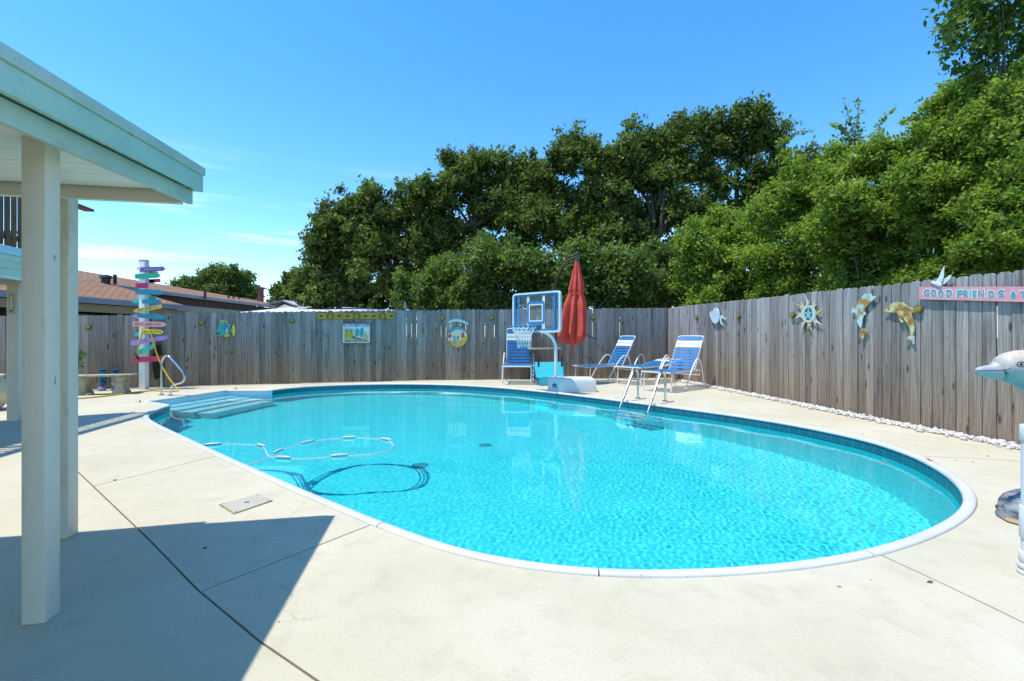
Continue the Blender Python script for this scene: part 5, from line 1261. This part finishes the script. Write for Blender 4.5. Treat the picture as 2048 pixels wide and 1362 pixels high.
# ------------------------------------------------------------------ trees
LEAFV = {'oak': leaf_material('live_oak_leaves', (.040, .072, .016), (.215, .275, .06), .46), 'bush': leaf_material('privet_leaves', (.09, .16, .02), (.37, .47, .075), .52),
         'tallow': leaf_material('tallow_leaves', (.040, .095, .014), (.14, .23, .04), .4), 'under': leaf_material('understory_leaves', (.06, .11, .022), (.25, .33, .08), .48)}
def crown(clumps, nleaf, lsize, seed, mat, aspect=.55, spray=13, sr=.22, up=.35, gap=.0):
    """leaf blades in sprays on the shells of many small clumps; clumps: (x,y,z,r)"""
    g = np.random.default_rng(seed); C = np.array(clumps); wts = C[:, 3] ** 2; wts /= wts.sum(); ns = nleaf // spray
    ci = g.choice(len(C), ns, p=wts); dirv = g.normal(0, 1, (ns, 3)); dirv /= np.linalg.norm(dirv, axis=1)[:, None]
    dirv[:, 2] = np.where(dirv[:, 2] < -.5, -dirv[:, 2], dirv[:, 2])
    rr = C[ci, 3] * (.30 + .85 * g.random(ns) ** .6)
    lump = 1 + .28 * np.sin(dirv[:, 0] * 5.1 + ci) * np.sin(dirv[:, 1] * 4.3 + 2 * ci) + .2 * np.sin(dirv[:, 2] * 7 + 3 * ci)
    sp = C[ci, :3] + dirv * (rr * lump)[:, None] * np.array([1, 1, .85]); tw = dirv + g.normal(0, .5, (ns, 3)) + np.array([0, 0, .25]); tw /= np.linalg.norm(tw, axis=1)[:, None]
    t_ = g.random((ns, spray)); base = sp[:, None, :] + tw[:, None, :] * (t_[..., None] - .4) * sr * 2.2 + g.normal(0, sr * .42, (ns, spray, 3))
    tint_s = np.clip(g.normal(.5, .24, ns), 0, 1)
    P = base.reshape(-1, 3); n_ = len(P)
    nrm = np.repeat(dirv, spray, 0) * .28 + g.normal(0, .7, (n_, 3)) + np.array([0, 0, up]); nrm /= np.linalg.norm(nrm, axis=1)[:, None]
    ax = np.repeat(tw, spray, 0) + g.normal(0, .8, (n_, 3)); ax -= nrm * (ax * nrm).sum(1)[:, None]; ax /= np.linalg.norm(ax, axis=1)[:, None]
    bx = np.cross(nrm, ax); s_ = (lsize * g.uniform(.5, 1.55, n_))[:, None]
    V = np.stack([P - ax * s_ * .5, P + bx * s_ * aspect * .5 + ax * s_ * .05, P + ax * s_ * .5, P - bx * s_ * aspect * .5 + ax * s_ * .05], 1).reshape(-1, 3)
    F = np.arange(n_ * 4).reshape(n_, 4); tint = np.clip(np.repeat(tint_s, spray) + g.normal(0, .2, n_), 0, 1)
    me = np_mesh('crown', V, F, mat, smooth=False); at = me.attributes.new('tint', 'FLOAT', 'FACE'); at.data.foreach_set('value', tint.astype(np.float32)); return me
def tree(name, label, clumps_px, Z, nleaf, lsize, kind, seed, group, cat='tree', trunk_px=None, tr=.22, sub=13, spray=13, sr=.22, limbs=9, depth=1.0):
    if kind == 'oak' and limbs == 9: limbs = 16
    """clumps_px: (px, py, radius px) of the leaf masses as they stand at distance Z"""
    g = np.random.default_rng(seed + 100); CL = []; big = []
    for a_, b_, r_ in clumps_px:
        R_ = r_ / FPX * Z; zc_ = Z + g.uniform(-.5, .5) * R_ * depth; c = dp(a_, b_, zc_); big.append((c, R_))
        for k_ in range(sub):
            d = g.normal(0, 1, 3); d /= np.linalg.norm(d); q = np.array(c) + d * R_ * g.uniform(.25, .95) * np.array([1, depth, .9]); CL.append((q[0], q[1], max(q[2], .35), R_ * g.uniform(.2, .55)))
        for k_ in range(6):
            d = g.normal(0, 1, 3); d[2] = abs(d[2]); d /= np.linalg.norm(d); q = np.array(c) + d * R_ * g.uniform(.95, 1.2) * np.array([1, depth, .95]); CL.append((q[0], q[1], max(q[2], .35), R_ * g.uniform(.12, .24)))
    tx = trunk_px if trunk_px is not None else float(np.mean([c[0] for c in clumps_px]))
    bs = Vector(((tx - CX) / FPX * Z, Z, -.06)); t_ = thing(name, label, cat, bs, 0, group)
    top = sum((c for c, _ in big), Vector()) / len(big); top = Vector((bs.x * .5 + top.x * .5, top.y, max(1.5, top.z)))
    fork = bs.lerp(top, .45); fork.x += g.uniform(-.3, .3)
    part('trunk', MB().tube(_cr([bs, bs.lerp(fork, .5) + Vector((g.uniform(-.15, .15), 0, 0)), fork, top], 4), [tr * (1 - .75 * i / 12) for i in range(13)], 10), BARK, t_, smooth=60)
    order = sorted(range(len(CL)), key=lambda i: -CL[i][3])[:limbs]
    for i in order:
        e_ = Vector(CL[i][:3]); s0 = fork.lerp(top, g.uniform(0, .8)); mid = s0.lerp(e_, .5) + Vector((g.uniform(-.4, .4), g.uniform(-.3, .3), g.uniform(-.1, .5))) * tr * 3
        part('limb', MB().tube(_cr([s0, mid, e_], 4), [tr * .42 * (1 - .8 * j / 8) for j in range(9)], 6), BARK, t_, smooth=60)
    me = crown(CL, int(nleaf * 1.7), lsize * 1.2, seed, LEAFV[kind], spray=spray, sr=sr)
    o = bpy.data.objects.new('crown', me); COL.objects.link(o); o.parent = t_; me.transform(Matrix.Translation(-bs)); WM[o.name] = WM[t_.name]; return t_

OG = 'live oaks beyond the back fence'
tree('oak_tree', 'small rounded oak at the left end of the oak row', [(575, 590, 26), (600, 565, 24), (560, 605, 20), (615, 590, 30), (640, 605, 28)], 46, 14000, .22, 'oak', 1, OG, tr=.2)
tree('oak_tree', 'oak stepping up from the small left oak, with a ragged left edge', [(665, 470, 40), (650, 530, 42), (700, 430, 42), (690, 510, 50), (640, 495, 28), (680, 575, 45), (622, 556, 30), (604, 590, 26), (640, 600, 34)], 26, 26000, .15, 'oak', 2, OG, trunk_px=690, tr=.28)
tree('oak_tree', 'dense dark oak behind the mustard horseshoe board', [(750, 420, 48), (800, 480, 58), (760, 520, 55), (730, 470, 50), (820, 405, 44), (800, 570, 52), (860, 540, 56), (850, 460, 50)], 25, 30000, .15, 'oak', 3, OG, trunk_px=785, tr=.3)
tree('oak_tree', 'tall oak with a domed top behind the round plaque', [(910, 345, 40), (960, 345, 42), (1010, 350, 42), (880, 400, 50), (950, 420, 60), (1020, 430, 52), (900, 490, 60), (980, 510, 58), (1060, 370, 44), (1050, 480, 50), (850, 400, 40)], 24, 36000, .14, 'oak', 4, OG, trunk_px=940, tr=.32)
tree('oak_tree', 'oak with an upright leafy peak behind the backboard', [(1150, 290, 36), (1120, 330, 36), (1185, 325, 40), (1100, 390, 50), (1170, 400, 56), (1120, 470, 58), (1210, 470, 50), (1060, 440, 42), (1225, 350, 44), (1230, 420, 46), (1070, 350, 36)], 23, 36000, .14, 'oak', 5, OG, trunk_px=1150, tr=.3)
tree('oak_tree', 'open crowned oak with sky gaps behind the red umbrella', [(1275, 285, 38), (1320, 290, 40), (1365, 270, 36), (1260, 350, 48), (1320, 370, 52), (1290, 440, 55), (1360, 440, 48), (1270, 520, 52), (1360, 520, 50), (1340, 330, 44), (1250, 310, 36), (1230, 480, 46), (1400, 350, 40)], 22.5, 34000, .14, 'oak', 6, OG, trunk_px=1305, tr=.34)
tree('oak_tree', 'tallest oak with bare limbs showing above the side fence corner', [(1450, 265, 36), (1510, 245, 38), (1545, 275, 30), (1420, 300, 30), (1490, 310, 40), (1440, 370, 34), (1520, 370, 42), (1430, 440, 44), (1500, 440, 50), (1560, 330, 36), (1400, 260, 30), (1600, 350, 44), (1570, 400, 50)], 21.5, 27000, .135, 'oak', 7, OG, trunk_px=1455, tr=.3, limbs=16)
UG = 'understory trees between the oaks and the fence'
tree('understory_tree', 'low dark shrub mass over the fence left of the horseshoe board', [(650, 605, 34), (715, 590, 42), (770, 605, 42), (700, 615, 40), (820, 612, 36)], 33, 17000, .18, 'oak', 11, UG, tr=.12, limbs=4)
tree('understory_tree', 'bushy small tree over the fence above the round plaque', [(840, 580, 46), (900, 575, 50), (870, 612, 40), (930, 612, 40)], 19, 18000, .115, 'under', 12, UG, tr=.12, limbs=4)
tree('understory_tree', 'light grey green small tree left of the backboard', [(990, 530, 52), (1040, 550, 56), (950, 600, 44), (1000, 610, 44), (1080, 600, 44)], 18, 26000, .11, 'under', 13, UG, tr=.14, limbs=5)
tree('understory_tree', 'glossy small tree right of the red umbrella', [(1180, 570, 50), (1105, 555, 40), (1120, 600, 40), (1160, 530, 40), (1230, 540, 50), (1280, 590, 44), (1130, 600, 40), (1220, 605, 38)], 18, 26000, .11, 'under', 14, UG, tr=.14, limbs=5)
tree('understory_tree', 'dark tree in shade behind the fence corner', [(1320, 540, 48), (1360, 580, 42), (1310, 600, 36), (1270, 610, 40), (1390, 610, 40)], 19, 15000, .12, 'oak', 15, UG, tr=.16, limbs=5)
BG_ = 'bright green bushes beyond the side fence'
tree('privet_bush', 'pale green bush beyond the fence corner above the nearest chaise', [(1400, 500, 50), (1440, 480, 55), (1400, 565, 52), (1470, 560, 56), (1500, 500, 45), (1420, 605, 44), (1500, 600, 48)], 15.5, 42000, .085, 'bush', 21, BG_, 'bush', tr=.08, limbs=4, sr=.16)
tree('privet_bush', 'broad bush behind the metal sun with a level top', [(1560, 440, 60), (1620, 420, 62), (1560, 520, 64), (1630, 510, 66), (1590, 360, 46), (1660, 335, 42), (1570, 590, 60), (1650, 585, 60)], 13, 52000, .075, 'bush', 22, BG_, 'bush', tr=.09, limbs=5, sr=.14)
tree('privet_bush', 'bush behind the metal dolphins with thin shoots at its top', [(1720, 340, 56), (1690, 440, 66), (1760, 420, 66), (1740, 510, 66), (1790, 320, 46), (1800, 500, 56), (1720, 580, 62), (1800, 580, 62)], 11, 56000, .068, 'bush', 23, BG_, 'bush', tr=.09, limbs=5, sr=.12)
tree('privet_bush', 'tall bush rising at the right behind the seagull', [(1870, 280, 60), (1920, 220, 62), (1850, 390, 66), (1930, 350, 72), (1880, 470, 62), (1960, 190, 50), (1860, 560, 66), (1930, 560, 62)], 9.6, 56000, .062, 'bush', 24, BG_, 'bush', tr=.1, limbs=5, sr=.11)
tree('privet_bush', 'bush at the right edge behind the pink sign', [(2010, 250, 66), (2050, 330, 80), (2000, 420, 74), (1980, 490, 60), (2080, 460, 80), (2060, 200, 60), (2010, 560, 66), (2080, 560, 70)], 8.4, 58000, .058, 'bush', 25, BG_, 'bush', tr=.1, limbs=5, sr=.10)
# tallow tree at the upper right: few large leaves, stems showing
tree('tallow_tree', 'slender tree with large leaves and sky between them at upper right', [(1925, 40, 46), (1900, 80, 34), (1985, 60, 50), (1960, 120, 42), (2030, 40, 56), (2060, 120, 60), (2000, -40, 70), (1930, -30, 40)], 9.0, 2300, .10, 'tallow', 31, None, trunk_px=2010, tr=.06, limbs=12, spray=6, sr=.17)
# thin arching shoots above the bushes
for k_, (px_, py_, ex, ey_, Z_) in enumerate(((1712, 300, 1683, 192, 11.5), (1716, 300, 1716, 186, 11.5), (1740, 300, 1792, 212, 11.2), (1560, 290, 1628, 262, 14), (1850, 250, 1800, 250, 10), (1700, 290, 1664, 250, 11.6))):
    a_ = dp(px_, py_, Z_); b_ = dp(ex, ey_, Z_); md = a_.lerp(b_, .5) + UP * .15
    g = np.random.default_rng(k_ + 60); bs = Vector((a_.x, a_.y, -.06))
    t_ = thing('leafy_shoot', ('long thin shoot leaning left above the bush tops', 'upright thin shoot standing highest above the bush tops', 'thin shoot arching right above the bush tops', 'arching shoot beside the tallest oak', 'shoot reaching left from the tall right bush', 'short leafy shoot left of the upright pair')[k_], 'shoot', bs, 0, 'thin shoots above the bushes')
    ln_ = _cr([bs, bs.lerp(a_, .6), a_, md, b_], 6); part('stem', MB().tube(ln_, [.02 * (1 - .85 * i / (len(ln_) - 1)) for i in range(len(ln_))], 5), BARK, t_)
    cl = [tuple(md.lerp(a_, 1 - 2 * q) if q < .5 else md.lerp(b_, 2 * q - 1)) + (.10 * (1.3 - q),) for q in np.linspace(.0, 1, 12)]
    me = crown(cl, 260, .075, 70 + k_, LEAFV['bush'], spray=4, sr=.05); me.transform(Matrix.Translation(-bs)); o = bpy.data.objects.new('leaves', me); COL.objects.link(o); o.parent = t_
tree('distant_oak', 'oak far off beyond the brown roof', [(440, 560, 26), (470, 565, 28), (410, 570, 22), (380, 575, 18), (355, 580, 12), (490, 590, 24), (450, 595, 30)], 52, 20000, .24, 'oak', 41, None, trunk_px=450, tr=.4, limbs=4, sr=.4)
# small plant beside the bench
pb2 = Vector((-9.9, 10.6, 0)); pt = thing('young_plant', 'small bright green plant by the fence left of the bench', 'plant', pb2)
part('stem', MB().tube([pb2, pb2 + UP * .4, pb2 + Vector((.03, 0, .8))], .008, 6), BARK, pt)
me = crown([(pb2.x + .02, pb2.y, .75, .12), (pb2.x, pb2.y, .55, .1), (pb2.x + .03, pb2.y, .88, .08)], 90, .07, 77, LEAFV['tallow'], spray=4, sr=.06); me.transform(Matrix.Translation(-pb2)); o = bpy.data.objects.new('leaves', me); COL.objects.link(o); o.parent = pt
